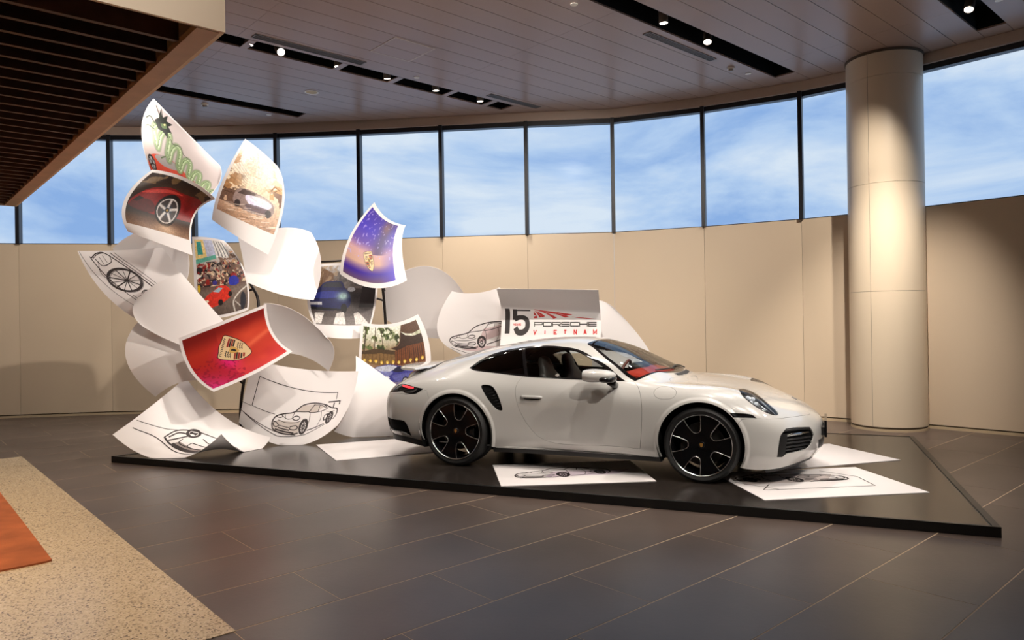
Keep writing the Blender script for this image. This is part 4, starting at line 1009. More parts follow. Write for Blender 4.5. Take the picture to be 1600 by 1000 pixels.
# control sections: x, then (y, z) for ten rows from sill to centre line
SEC = [
 (-.62, [(.84, .25), (.885, .33), (.905, .48), (.905, .62), (.875, .745), (.80, .835), (.68, .888), (.52, .922), (.27, .955), (0, .965)]),
 (-.36, [(.87, .22), (.92, .32), (.94, .48), (.942, .63), (.915, .765), (.838, .868), (.69, .948), (.53, 1.005), (.28, 1.058), (0, 1.072)]),
 (.0, [(.885, .20), (.93, .31), (.952, .47), (.955, .63), (.928, .778), (.85, .888), (.71, .99), (.56, 1.078), (.30, 1.147), (0, 1.166)]),
 (.35, [(.86, .20), (.90, .30), (.915, .46), (.922, .62), (.902, .775), (.835, .893), (.71, 1.035), (.575, 1.145), (.31, 1.212), (0, 1.231)]),
 (.65, [(.835, .20), (.865, .30), (.876, .45), (.888, .62), (.877, .77), (.822, .895), (.71, 1.06), (.58, 1.185), (.315, 1.254), (0, 1.273)]),
 (.95, [(.825, .20), (.855, .30), (.86, .45), (.873, .62), (.866, .77), (.812, .895), (.705, 1.068), (.575, 1.203), (.315, 1.274), (0, 1.291)]),
 (1.25, [(.825, .20), (.855, .30), (.862, .45), (.876, .62), (.869, .765), (.808, .886), (.71, 1.048), (.585, 1.178), (.32, 1.258), (0, 1.279)]),
 (1.55, [(.825, .20), (.86, .30), (.87, .45), (.884, .62), (.876, .76), (.812, .876), (.735, .995), (.625, 1.105), (.34, 1.182), (0, 1.200)]),
 (1.80, [(.83, .20), (.87, .30), (.884, .45), (.896, .62), (.886, .755), (.818, .866), (.765, .925), (.675, 1.005), (.37, 1.072), (0, 1.086)]),
 (2.02, [(.835, .20), (.88, .30), (.90, .45), (.907, .62), (.893, .755), (.825, .856), (.76, .885), (.67, .912), (.37, .965), (0, .978)]),
 (2.22, [(.84, .20), (.89, .30), (.912, .45), (.917, .62), (.896, .755), (.825, .845), (.735, .868), (.60, .872), (.33, .888), (0, .895)]),
 (2.45, [(.84, .20), (.89, .30), (.917, .45), (.92, .61), (.896, .745), (.822, .833), (.72, .858), (.56, .850), (.31, .858), (0, .862)]),
 (2.70, [(.84, .16), (.89, .28), (.913, .43), (.914, .58), (.888, .70), (.805, .798), (.69, .832), (.52, .820), (.29, .822), (0, .824)]),
 (2.90, [(.835, .14), (.88, .26), (.894, .40), (.892, .53), (.860, .635), (.775, .725), (.66, .762), (.49, .772), (.27, .782), (0, .786)]),
]
F3 = [(3.10, .76, .155), (3.13, .79, .25), (3.14, .795, .37), (3.14, .79, .47), (3.11, .76, .56), (3.08, .685, .63), (3.07, .58, .672), (3.06, .43, .708), (3.05, .24, .735), (3.04, 0, .745)]
F2 = [(3.27, .52, .185), (3.315, .535, .26), (3.33, .54, .36), (3.325, .54, .455), (3.29, .52, .54), (3.25, .46, .60), (3.21, .38, .642), (3.17, .28, .680), (3.13, .16, .708), (3.09, 0, .730)]
F1 = [(3.355, .26, .185), (3.405, .265, .26), (3.42, .27, .36), (3.42, .27, .45), (3.39, .26, .525), (3.34, .23, .58), (3.28, .19, .627), (3.22, .14, .666), (3.165, .08, .698), (3.115, 0, .722)]
F0 = [(3.38, 0, .18), (3.435, 0, .255), (3.452, 0, .36), (3.450, 0, .45), (3.42, 0, .525), (3.365, 0, .575), (3.30, 0, .622), (3.235, 0, .662), (3.18, 0, .693), (3.13, 0, .717)]
R3 = [(-.84, .74, .26), (-.87, .78, .34), (-.885, .80, .48), (-.885, .80, .61), (-.86, .775, .72), (-.81, .70, .80), (-.77, .59, .848), (-.73, .45, .885), (-.69, .24, .915), (-.66, 0, .945)]
R2 = [(-.95, .52, .26), (-1.0, .54, .35), (-1.02, .55, .49), (-1.015, .55, .61), (-.985, .53, .71), (-.93, .48, .78), (-.86, .40, .825), (-.80, .30, .862), (-.74, .16, .895), (-.69, 0, .928)]
R1 = [(-1.01, .27, .26), (-1.06, .275, .35), (-1.08, .28, .49), (-1.075, .28, .61), (-1.04, .27, .70), (-.97, .24, .765), (-.90, .20, .81), (-.83, .15, .85), (-.77, .08, .88), (-.72, 0, .91)]
R0 = [(-1.03, 0, .26), (-1.08, 0, .35), (-1.1, 0, .49), (-1.095, 0, .61), (-1.06, 0, .70), (-.99, 0, .76), (-.92, 0, .805), (-.85, 0, .845), (-.79, 0, .875), (-.745, 0, .90)]
DATA = np.array([R0, R1, R2, R3]+[[(x, y, z) for y, z in r] for x, r in SEC]+[F3, F2, F1, F0], float)
NU, NV = DATA.shape[:2]
def ghost(C):
    m = np.array([1, -1, 1.0])
    g = np.concatenate([C[1:2]*m, C, C[-2:-1]*m], 0)
    return np.concatenate([2*g[:, :1]-g[:, 1:2], g, g[:, -2:-1]*m], 1)
def bs(C4, f):
    f = f[..., None]
    return (C4[0]*(1-f)**3+C4[1]*(3*f**3-6*f**2+4)+C4[2]*(-3*f**3+3*f**2+3*f+1)+C4[3]*f**3)/6
def evalg(G, u, v):
    u = np.clip(u, 0, NU-1); v = np.clip(v, 0, NV-1)
    i = np.minimum(u.astype(int), NU-2); j = np.minimum(v.astype(int), NV-2); f = u-i; h = v-j
    rows = [bs([G[i+a, j+b] for b in range(4)], h) for a in range(4)]
    return bs(rows, f)
C = DATA.copy(); uu, vv = np.meshgrid(np.arange(NU), np.arange(NV), indexing='ij')
for _ in range(14):
    C = C+.9*(DATA-evalg(ghost(C), uu.astype(float), vv.astype(float)))
GC = ghost(C)
WF, WR = (2.445, .345, .380), (.005, .352, .393)          # wheel openings: x, z, radius
def lift(u, v, flare=True):
    u = np.asarray(u, float); v = np.asarray(v, float)
    p = evalg(GC, u, v)
    if flare:                                             # lip around the wheel openings
        for x, z, r in (WF, WR):
            d = np.hypot(p[..., 0]-x, p[..., 2]-z)-r
            w = np.clip((.045-d)/.03, 0, 1); w = w*w*(3-2*w)*(p[..., 1] > .5)
            p = p.copy(); p[..., 1] += .012*w
    return p
def normal(u, v, h=.01):
    a = lift(np.clip(u+h, 0, NU-1), v)-lift(np.clip(u-h, 0, NU-1), v); b = lift(u, np.clip(v+h, 0, NV-1))-lift(u, np.clip(v-h, 0, NV-1))
    n = np.cross(b, a); n /= np.maximum(np.linalg.norm(n, axis=-1, keepdims=True), 1e-12)
    edge = (np.asarray(u) <= 1e-4) | (np.asarray(u) >= NU-1-1e-4) | (np.asarray(v) >= NV-1-1e-4)
    n[edge, 1] = 0; n /= np.maximum(np.linalg.norm(n, axis=-1, keepdims=True), 1e-12)
    return n
# ray-casting helper on a fine tessellation
q = 8; us = np.linspace(0, NU-1, (NU-1)*q+1); vsx = np.linspace(0, NV-1, (NV-1)*q+1)
UU, VV = np.meshgrid(us, vsx, indexing='ij'); PP_ = lift(UU, VV); nu_, nv_ = UU.shape
tris = []; tuv = []
for i in range(nu_-1):
    for j in range(nv_-1):
        a, b, c_, d = i*nv_+j, (i+1)*nv_+j, (i+1)*nv_+j+1, i*nv_+j+1; tris += [(a, b, c_), (a, c_, d)]
flatP = PP_.reshape(-1, 3); flatUV = np.stack([UU.ravel(), VV.ravel()], -1)
bvh = BVHTree.FromPolygons([Vector(p_) for p_ in flatP], tris)
def hit(o, d):
    loc, n, idx, dist = bvh.ray_cast(Vector(o), Vector(d).normalized())
    if loc is None:
        loc, n, idx, dist = bvh.find_nearest(Vector(o)+Vector(d).normalized()*float(np.dot(np.array([1, .5, .6])-np.array(o), np.array(d)/np.linalg.norm(d))))
    t = tris[idx]; P3 = flatP[list(t)]; A = np.stack([P3[1]-P3[0], P3[2]-P3[0]], -1)
    w = np.linalg.lstsq(A, np.array(loc)-P3[0], rcond=None)[0]
    return flatUV[t[0]]+w[0]*(flatUV[t[1]]-flatUV[t[0]])+w[1]*(flatUV[t[2]]-flatUV[t[0]])
def UVp(px, py): return hit(CAMC, car_ray(px, py))                # traced in the photograph
def UVs(x, z): return hit((x, 3, z), (0, -1, 0))                  # side view
def UVt(x, y): return hit((x, y, 3), (0, 0, -1))                  # plan view
def UVf(y, z): return hit((6, y, z), (-1, 0, 0))                  # front view
def UVb(y, z): return hit((-6, y, z), (1, 0, 0))                  # rear view
SU, SV = .28, .15                                                # metric scale of the parameter plane
def dense(uv, step=.018, closed=True):
    pts = list(uv)+([uv[0]] if closed else []); outp = []
    for a, b in zip(pts[:-1], pts[1:]):
        n = max(1, int(math.hypot((b[0]-a[0])*SU, (b[1]-a[1])*SV)/step))
        outp += [(a[0]+(b[0]-a[0])*k/n, a[1]+(b[1]-a[1])*k/n) for k in range(n)]
    return outp
def smooth_uv(uv, corners=(), n=5):
    """closed smooth outline with sharp corners at the given indices"""
    k = len(uv)
    if not corners: return spline(uv, True, n)
    cs = sorted(corners); outp = []
    for a, b in zip(cs, cs[1:]+[cs[0]+k]):
        seg = [uv[i % k] for i in range(a, b+1)]
        outp += spline(seg, False, n)[:-1] if len(seg) > 2 else [seg[0]]
    return outp
def inset(uv, dist):
    """move a closed outline inwards by dist metres, measured on the surface; edges on the centre line stay"""
    uv = [np.array(p_) for p_ in uv]; n = len(uv)
    area = sum(uv[i][0]*uv[(i+1) % n][1]-uv[(i+1) % n][0]*uv[i][1] for i in range(n)); sg = 1 if area > 0 else -1
    U = np.array([p_[0] for p_ in uv]); V = np.array([p_[1] for p_ in uv]); h = .02
    pu = (lift(np.clip(U+h, 0, NU-1), V, False)-lift(np.clip(U-h, 0, NU-1), V, False))/(np.clip(U+h, 0, NU-1)-np.clip(U-h, 0, NU-1))[:, None]
    pv = (lift(U, np.clip(V+h, 0, NV-1), False)-lift(U, np.clip(V-h, 0, NV-1), False))/(np.clip(V+h, 0, NV-1)-np.clip(V-h, 0, NV-1))[:, None]
    outp = []
    for i in range(n):
        t = uv[(i+1) % n]-uv[i-1]; T3 = pu[i]*t[0]+pv[i]*t[1]; nn = np.cross(pu[i], pv[i]); ln = np.linalg.norm(nn)
        d3 = np.cross(nn, T3)*sg; d3 /= max(np.linalg.norm(d3), 1e-9); d3 *= dist
        g11, g12, g22 = pu[i]@pu[i], pu[i]@pv[i], pv[i]@pv[i]; r1, r2 = pu[i]@d3, pv[i]@d3; det = g11*g22-g12*g12
        if det < 1e-12: outp.append(tuple(uv[i])); continue
        q_ = uv[i]+np.array([(g22*r1-g12*r2)/det, (g11*r2-g12*r1)/det])
        for ax, lim in ((1, NV-1),):
            if uv[i][ax] > lim-1e-3: q_[ax] = uv[i][ax]
        if uv[i][0] < 1e-3 or uv[i][0] > NU-1-1e-3: q_[0] = uv[i][0]
        q_[0] = min(max(q_[0], 0), NU-1); q_[1] = min(max(q_[1], 0), NV-1)
        outp.append((float(q_[0]), float(q_[1])))
    return outp
z1 = lambda x, y: UVp(600+x/4, 500+y/4)
z2 = lambda x, y: UVp(900+x/3.5725, 500+y/3.5725)
z7 = lambda x, y: UVp(1100+x/5, 560+y/5)
z8 = lambda x, y: UVp(600+x/5.555, 560+y/5.555)
TOP = NV-1
REG = {}
def reg(name, uv, corners=(), smooth=True, n=5):
    uv = [tuple(p_) for p_ in uv]
    REG[name] = dense(smooth_uv(uv, corners, n) if smooth else uv)
# glass and its black surround
reg('window_surround', [z1(532, 300), z1(600, 252), z1(700, 205), z1(850, 172), z1(980, 160), z1(1110, 166), z1(1220, 186), z1(1330, 245), z1(1420, 306), z1(1512, 383), z1(1380, 380), z1(1200, 373), z1(1000, 362), z1(860, 352), z1(700, 333), z1(575, 318)], (0, 9))
reg('quarter_window', [z1(545, 299), z1(610, 258), z1(705, 213), z1(810, 188), z1(866, 180), z1(868, 262), z1(880, 342), z1(700, 325), z1(590, 311)], (0, 4, 6))
reg('door_window', [z1(884, 178), z1(980, 170), z1(1105, 176), z1(1212, 197), z1(1310, 252), z1(1400, 315), z1(1480, 374), z1(1380, 371), z1(1200, 364), z1(1000, 354), z1(897, 345), z1(888, 262)], (0, 6, 10))
wsb = [UVt(2.125, 0), UVt(2.112, .2), UVt(2.058, .41), UVt(1.98, .568)]
reg('windscreen_surround', [(wsb[0][0], TOP), tuple(wsb[1]), tuple(wsb[2]), tuple(wsb[3]), z2(330, 342), z2(250, 285), z2(165, 215), z2(92, 152), UVt(1.27, .44), UVt(1.315, .22), (UVt(1.325, 0)[0], TOP)], (0, 4, 7, 10))
wsb2 = [UVt(2.085, 0), UVt(2.075, .2), UVt(2.035, .40), UVt(1.965, .56)]
reg('windscreen', [(wsb2[0][0], TOP), tuple(wsb2[1]), tuple(wsb2[2]), tuple(wsb2[3]), z2(338, 325), z2(262, 272), z2(185, 212), z2(118, 158), UVt(1.305, .42), UVt(1.345, .22), (UVt(1.355, 0)[0], TOP)], (0, 4, 7, 10))
reg('rear_window', [(UVt(.12, 0)[0], TOP), UVt(.10, .25), UVt(.02, .45), UVt(-.15, .47), UVt(-.36, .42), UVt(-.43, .22), (UVt(-.45, 0)[0], TOP)], (0, 6))
# body panels
reg('door', [z1(866, 357), z1(835, 390), z1(820, 440), z1(830, 520), z1(868, 610), z1(925, 690), z1(985, 742), z1(1060, 768), z1(1160, 780), z2(180, 703), z2(358, 720), z2(366, 600), z2(367, 480), z2(355, 395), z2(322, 343), z2(270, 341), z2(130, 340), z1(1150, 371), z1(1000, 364)], (0, 10, 14))
reg('fuel_flap', [z2(434, 408), z2(445, 385), z2(480, 371), z2(520, 372), z2(552, 388), z2(560, 408), z2(548, 430), z2(518, 442), z2(475, 442), z2(445, 430)])
hd = [UVt(3.265, 0), UVt(3.255, .12), UVt(3.21, .27), UVt(3.12, .38), UVt(2.95, .455), UVt(2.7, .50), UVt(2.45, .545), UVt(2.25, .60), UVt(2.14, .635), UVt(2.115, .55), UVt(2.16, .40), UVt(2.185, .2), UVt(2.19, 0)]
hd[0] = (hd[0][0] if hd[0][1] > TOP-.01 else UVf(0, .635)[0], UVf(0, .638)[1]); hd[-1] = (hd[-1][0], TOP)
HOOD_END = UVt(3.265, 0)
reg('headlamp', [z7(270, 240), z7(300, 236), z7(360, 252), z7(430, 292), z7(500, 350), z7(560, 405), z7(580, 435), z7(560, 445), z7(500, 430), z7(420, 388), z7(345, 335), z7(290, 280)])
reg('side_vent', [z7(196, 426), z7(260, 428), z7(370, 438), z7(412, 468), z7(300, 464), z7(228, 462)], (0, 3, 5))
reg('air_intake', [z7(570, 772), z7(582, 690), z7(600, 600), z7(640, 548), z7(720, 538), z7(826, 536), z7(856, 598), z7(835, 670), z7(800, 706), z7(720, 730), z7(650, 745), z7(615, 772)], (0, 3, 5, 8, 11))
reg('side_intake', [z1(606, 412), z1(640, 404), z1(680, 418), z1(712, 470), z1(738, 545), z1(735, 566), z1(705, 560), z1(670, 525), z1(632, 470)])
reg('tail_lamp', [UVs(-.60, .742), UVs(-.50, .752), UVs(-.37, .77), UVs(-.44, .735), UVs(-.52, .715), UVs(-.62, .70), UVs(-.74, .695), UVb(.62, .70), UVb(.62, .755), UVs(-.76, .74)] , (2,)) if False else None
reg('tail_lamp', [z8(345, 264), z8(290, 252), z8(235, 238), z8(165, 222), UVb(.70, .775), UVb(.55, .775), UVb(.55, .715), UVb(.70, .708), z8(150, 285), z8(185, 300), z8(270, 308)], (0,))
reg('rear_outlet', [z8(88, 528), z8(150, 535), z8(185, 552), z8(215, 610), z8(246, 680), UVs(-.66, .305), UVs(-.80, .31), UVb(.70, .33), UVb(.70, .45)], (4, ))
ARCS = []
def circ(name, W):
    x, z, r = W; pts = []
    for a in np.linspace(-math.radians(38), math.radians(218), 60):
        pts.append(UVs(x+r*math.cos(a), z+r*math.sin(a)))
    lo = [(p_[0], 0.0) for p_ in (pts[-1], pts[0])]
    REG[name] = dense([tuple(p_) for p_ in pts]+[lo[0], lo[1]], .02)
    for dr in (.008, .016, .0235, .031, .038, .046):
        ARCS.append([tuple(UVs(x+(r+dr)*math.cos(a), z+(r+dr)*math.sin(a))) for a in np.linspace(-math.radians(20), math.radians(200), 90)])
circ('opening_front', WF); circ('opening_rear', WR)
# bumpers: everything ahead of / behind a shut line
fb = [z2(905, 548), z7(410, 470), z7(500, 472), z7(640, 462), z7(760, 446), z7(830, 428), UVt(3.275, .19), UVt(3.30, .08)]
e0 = UVf(0, .60)
fbp = [UVs(2.80, .585)]+fb[1:]+[(NU-1.0, 5.6), (NU-1.0, 0.0), (UVs(2.66, .25)[0], 0.0), UVs(2.70, .45)]
reg('front_bumper', fbp, (0, 8, 9, 10, 11), n=4)
rb = [UVs(-.30, .62), z8(355, 300), z8(345, 270), z8(165, 300), UVb(.62, .70), UVb(.3, .70), (0.0, 3.95), (0.0, 0.0), (UVs(-.30, .3)[0], 0.0)]
reg('rear_bumper', [UVs(-.25, .58), z8(372, 272), z8(300, 290), z8(200, 312), z8(120, 300), UVb(.62, .69), UVb(.3, .69), (0.0, 3.85), (0.0, 0.0), (UVs(-.2, .28)[0], 0.0)], (0, 1, 7, 8, 9), n=4)
# hood
hp = [(e_[0], e_[1]) for e_ in (tuple(UVt(3.20, .02)), )]
reg('front_lid', [(NU-1.0, 7.0)]+[tuple(p_) for p_ in hd[1:-1]]+[(hd[-1][0], TOP), (NU-1.0, TOP)], (0, 8, 12, 13), n=4)

# one triangulation of the half body with all outlines as constraints
GAP = .0028
PANELS = ['door', 'fuel_flap', 'front_lid', 'front_bumper', 'rear_bumper']
ORDER = ['opening_front', 'opening_rear', 'quarter_window', 'door_window', 'windscreen', 'window_surround', 'windscreen_surround', 'rear_window', 'headlamp', 'side_vent', 'air_intake', 'side_intake', 'tail_lamp', 'rear_outlet', 'fuel_flap', 'door', 'front_lid', 'front_bumper', 'rear_bumper']
INNER = {k_: inset(REG[k_], GAP) for k_ in PANELS}
loops = [REG[k_] for k_ in ORDER]+[INNER[k_] for k_ in PANELS]
pts = []; edges = []
for lp in loops:
    b = len(pts); n = len(lp); pts += [(p_[0]*SU, p_[1]*SV) for p_ in lp]; edges += [(b+i, b+(i+1) % n) for i in range(n)]
for lp in ARCS:
    b = len(pts); pts += [(p_[0]*SU, p_[1]*SV) for p_ in lp]; edges += [(b+i, b+i+1) for i in range(len(lp)-1)]
brd = dense([(0, 0), (NU-1, 0), (NU-1, TOP), (0, TOP)], .02); b = len(pts); n = len(brd)
pts += [(p_[0]*SU, p_[1]*SV) for p_ in brd]; edges += [(b+i, b+(i+1) % n) for i in range(n)]
gu, gv = np.meshgrid(np.arange(.06, NU-1, .105), np.arange(.07, TOP, .14)); gu = gu.ravel(); gv = gv.ravel()
allp = np.array(pts); keep = np.ones(len(gu), bool)
gp = np.stack([gu*SU, gv*SV], -1)
for i in range(0, len(gp), 500):
    d = ((gp[i:i+500, None]-allp[None])**2).sum(-1).min(1); keep[i:i+500] = d > .007**2
pts += [tuple(p_) for p_ in gp[keep]]
res = delaunay_2d_cdt([Vector((float(a), float(b_))) for a, b_ in pts], edges, [], 0, 1e-7)
cv = np.array([(p_.x/SU, p_.y/SV) for p_ in res[0]]); cf = np.array([f for f in res[2] if len(f) == 3])
cv[:, 0] = np.clip(cv[:, 0], 0, NU-1); cv[:, 1] = np.clip(cv[:, 1], 0, TOP)
cen = cv[cf].mean(1); cls = np.full(len(cf), -1)
inside = {}
for i, k_ in enumerate(ORDER):
    m_ = inpoly(cen[:, 0], cen[:, 1], REG[k_]); inside[k_] = m_; new = m_ & (cls < 0)
    if k_ in INNER:
        mi_ = inpoly(cen[:, 0], cen[:, 1], INNER[k_]); cls[new & mi_] = i; cls[new & ~mi_] = 99
    else: cls[new] = i
cls[cls < 0] = 50
VP = lift(cv[:, 0], cv[:, 1]); VN = normal(cv[:, 0], cv[:, 1])
if np.mean((VN*(VP-np.array([1.2, 0, .5]))).sum(1)) < 0: VN = -VN
def tri_orient(F, P, N):
    a = np.cross(P[F[:, 1]]-P[F[:, 0]], P[F[:, 2]]-P[F[:, 0]]); s_ = (a*N[F].mean(1)).sum(1)
    F = F.copy(); F[s_ < 0] = F[s_ < 0][:, ::-1]; return F
def patch_mesh(name, F, m, parent, off=0.0, flange=.010, both=False, side=-1, smooth_custom=True):
    """lift a set of triangles to the body (side -1 = near right side) with an inward edge flange"""
    def half(sd):
        ids = np.unique(F); mp_ = {int(a): i for i, a in enumerate(ids)}
        P = VP[ids]+VN[ids]*off; N = VN[ids]; f = np.array([[mp_[int(x)] for x in t] for t in F])
        f = tri_orient(f, P, N)
        sc = np.array([1, sd, 1.0]); P = P*sc; N = N*sc
        if sd < 0: f = f[:, ::-1]
        nb = len(P); Pl = [P]; Nl = [N]; Fl = [tuple(t) for t in f]
        if flange:
            es = {}
            for t in f:
                for a, b_ in ((t[0], t[1]), (t[1], t[2]), (t[2], t[0])): es[(a, b_)] = 1
            bd = [(a, b_) for (a, b_) in es if (b_, a) not in es]
            bd = [(a, b_) for a, b_ in bd if not (abs(P[a][1]) < 1e-4 and abs(P[b_][1]) < 1e-4)]
            idx = {}
            ex = []; en = []
            for a, b_ in bd:
                for x in (a, b_):
                    if x not in idx: idx[x] = nb+len(ex); ex.append(P[x]-N[x]*flange); en.append(N[x])
                Fl.append((a, idx[a], idx[b_], b_))
            if ex: Pl.append(np.array(ex)); Nl.append(np.array(en))
        return np.concatenate(Pl), np.concatenate(Nl), Fl, nb
    if both:
        p1, n1_, f1, b1 = half(-1); p2, n2_, f2, b2 = half(1); k_ = len(p1)
        P = np.concatenate([p1, p2]); N = np.concatenate([n1_, n2_]); FF = f1+[tuple(int(x)+k_ for x in t) for t in f2]
        bm = bmesh.new(); nl = bm.verts.layers.float_vector.new('nn'); vs_ = [bm.verts.new(p_) for p_ in P]
        for v_, n_ in zip(vs_, N): v_[nl] = n_
        for t in FF:
            try: bm.faces.new([vs_[int(x)] for x in t])
            except ValueError: pass
        bmesh.ops.remove_doubles(bm, verts=[v_ for v_ in bm.verts if abs(v_.co.y) < 1e-4], dist=1e-4)
        me = bpy.data.meshes.new(name); nrm = [Vector(v_[nl]) for v_ in bm.verts]; bm.to_mesh(me); bm.free()
    else:
        P, N, FF, _ = half(side); me = bpy.data.meshes.new(name); me.from_pydata([tuple(map(float, p_)) for p_ in P], [], [tuple(int(x) for x in t) for t in FF]); nrm = [Vector(n_) for n_ in N]
    me.polygons.foreach_set('use_smooth', np.ones(len(me.polygons), bool)); me.materials.append(m); me.update()
    ln = []
    for pl in me.polygons:
        for vi in pl.vertices:
            ln.append(nrm[vi] if len(pl.vertices) == 3 else pl.normal.copy())
    me.normals_split_custom_set(ln)
    o = bpy.data.objects.new(name, me); COL.objects.link(o); o.parent = parent
    return o
def faces(*names): return cf[np.isin(cls, [ORDER.index(n_) for n_ in names])]
shell = patch_mesh('body_shell', cf[cls == 50], MT['paint'], car, both=True, flange=.014)
lid = patch_mesh('front_lid', faces('front_lid'), MT['paint'], car, both=True)
fbump = patch_mesh('front_bumper', faces('front_bumper'), MT['paint'], car, both=True)
rbump = patch_mesh('rear_bumper', faces('rear_bumper'), MT['paint'], car, both=True)
patch_mesh('windscreen', faces('windscreen'), MT['screen'], car, both=True, flange=0)
patch_mesh('windscreen_surround', faces('windscreen_surround'), MT['gloss_black'], car, both=True, flange=.01)
patch_mesh('rear_window', faces('rear_window'), MT['gloss_black'], car, both=True, flange=0)
doors = {}
for sd in (-1, 1):
    doors[sd] = patch_mesh('door', faces('door'), MT['paint'], car, side=sd)
    patch_mesh('door_glass', faces('door_window'), MT['tint'], doors[sd], side=sd, flange=0)
    patch_mesh('quarter_window', faces('quarter_window'), MT['dark_tint'], car, side=sd, flange=0)
    patch_mesh('window_surround', faces('window_surround'), MT['gloss_black'], car, side=sd, flange=.012)
    patch_mesh('fuel_flap', faces('fuel_flap'), MT['paint'], car, side=sd)
    patch_mesh('side_vent', faces('side_vent'), MT['gloss_black'], fbump, off=-.012, side=sd, flange=0)
# dark underlay behind the shut lines, not behind glass or wheel openings
solid = ~(inside['opening_front'] | inside['opening_rear'] | inside['window_surround'] | inside['windscreen_surround'] | inside['rear_window'] | inside['headlamp'])
patch_mesh('underlay', cf[solid], MT['under'], car, off=-.022, both=True, flange=0)

MT['lamp_bowl'] = mat('lamp_bowl_grey', srgb(120, 122, 126), .3, metal=.6)
# ---- helpers on the body surface
def surf_patch(name, uv, m, parent, off=.003, g=.02, side=-1, thick=.004, both=False):
    uv = dense([tuple(p_) for p_ in uv], g); n = len(uv); pts = [Vector((p_[0]*SU, p_[1]*SV)) for p_ in uv]
    us_ = [p_[0]*SU for p_ in uv]; vs_ = [p_[1]*SV for p_ in uv]
    for x in np.arange(min(us_)+g/2, max(us_), g):
        for y in np.arange(min(vs_)+g/2, max(vs_), g):
            if inpoly(np.array([x/SU]), np.array([y/SV]), uv)[0] and min((x-a)**2+(y-b_)**2 for a, b_ in zip(us_, vs_)) > (g*.4)**2: pts.append(Vector((float(x), float(y))))
    r = delaunay_2d_cdt(pts, [], [list(range(n))], 1, 1e-6)
    U = np.array([p_.x/SU for p_ in r[0]]); V = np.array([p_.y/SV for p_ in r[0]])
    P = lift(U, V); N = normal(U, V)
    if np.mean((N*(P-np.array([1.2, 0, .5]))).sum(1)) < 0: N = -N
    F = tri_orient(np.array([f for f in r[2] if len(f) == 3]), P, N)
    outs = []
    for sd in ((-1, 1) if both else (side,)):
        sc = np.array([1, sd, 1.0]); A = (P+N*off)*sc; B = (P+N*(off-thick))*sc; k_ = len(A)
        FF = [tuple(t) if sd > 0 else tuple(t[::-1]) for t in F]
        es = {(a, b_) for t in FF for a, b_ in ((t[0], t[1]), (t[1], t[2]), (t[2], t[0]))}
        FF = [tuple(int(x) for x in t) for t in FF]+[(int(a), int(a)+k_, int(b_)+k_, int(b_)) for a, b_ in es if (b_, a) not in es]
        o = mesh_obj(name, np.concatenate([A, B]), FF, m, parent, smooth=True); smooth_angle(o, 40); outs.append(o)
    return outs[0]
def on_body(uv, off=0.0):
    u_, v_ = np.array([uv[0]]), np.array([uv[1]]); p_ = lift(u_, v_)[0]; n_ = normal(u_, v_)[0]
    if n_@(p_-np.array([1.2, 0, .5])) < 0: n_ = -n_
    return p_+n_*off, n_
def flip(p_, sd): return (p_[0], p_[1]*sd, p_[2])
def rbox(cx, cy, cz, hx, hy, hz, e=4.0, n=16, m=10):
    """superellipsoid block"""
    vs_ = []; fs_ = []
    sp = lambda t: math.copysign(abs(math.sin(t))**(2/e), math.sin(t)); cp = lambda t: math.copysign(abs(math.cos(t))**(2/e), math.cos(t))
    for i in range(m+1):
        a = -math.pi/2+math.pi*i/m
        for j in range(n):
            b_ = 2*math.pi*j/n; vs_.append((cx+hx*cp(a)*cp(b_), cy+hy*cp(a)*sp(b_), cz+hz*sp(a)))
    for i in range(m):
        for j in range(n): fs_.append((i*n+j, i*n+(j+1) % n, (i+1)*n+(j+1) % n, (i+1)*n+j))
    return vs_, fs_

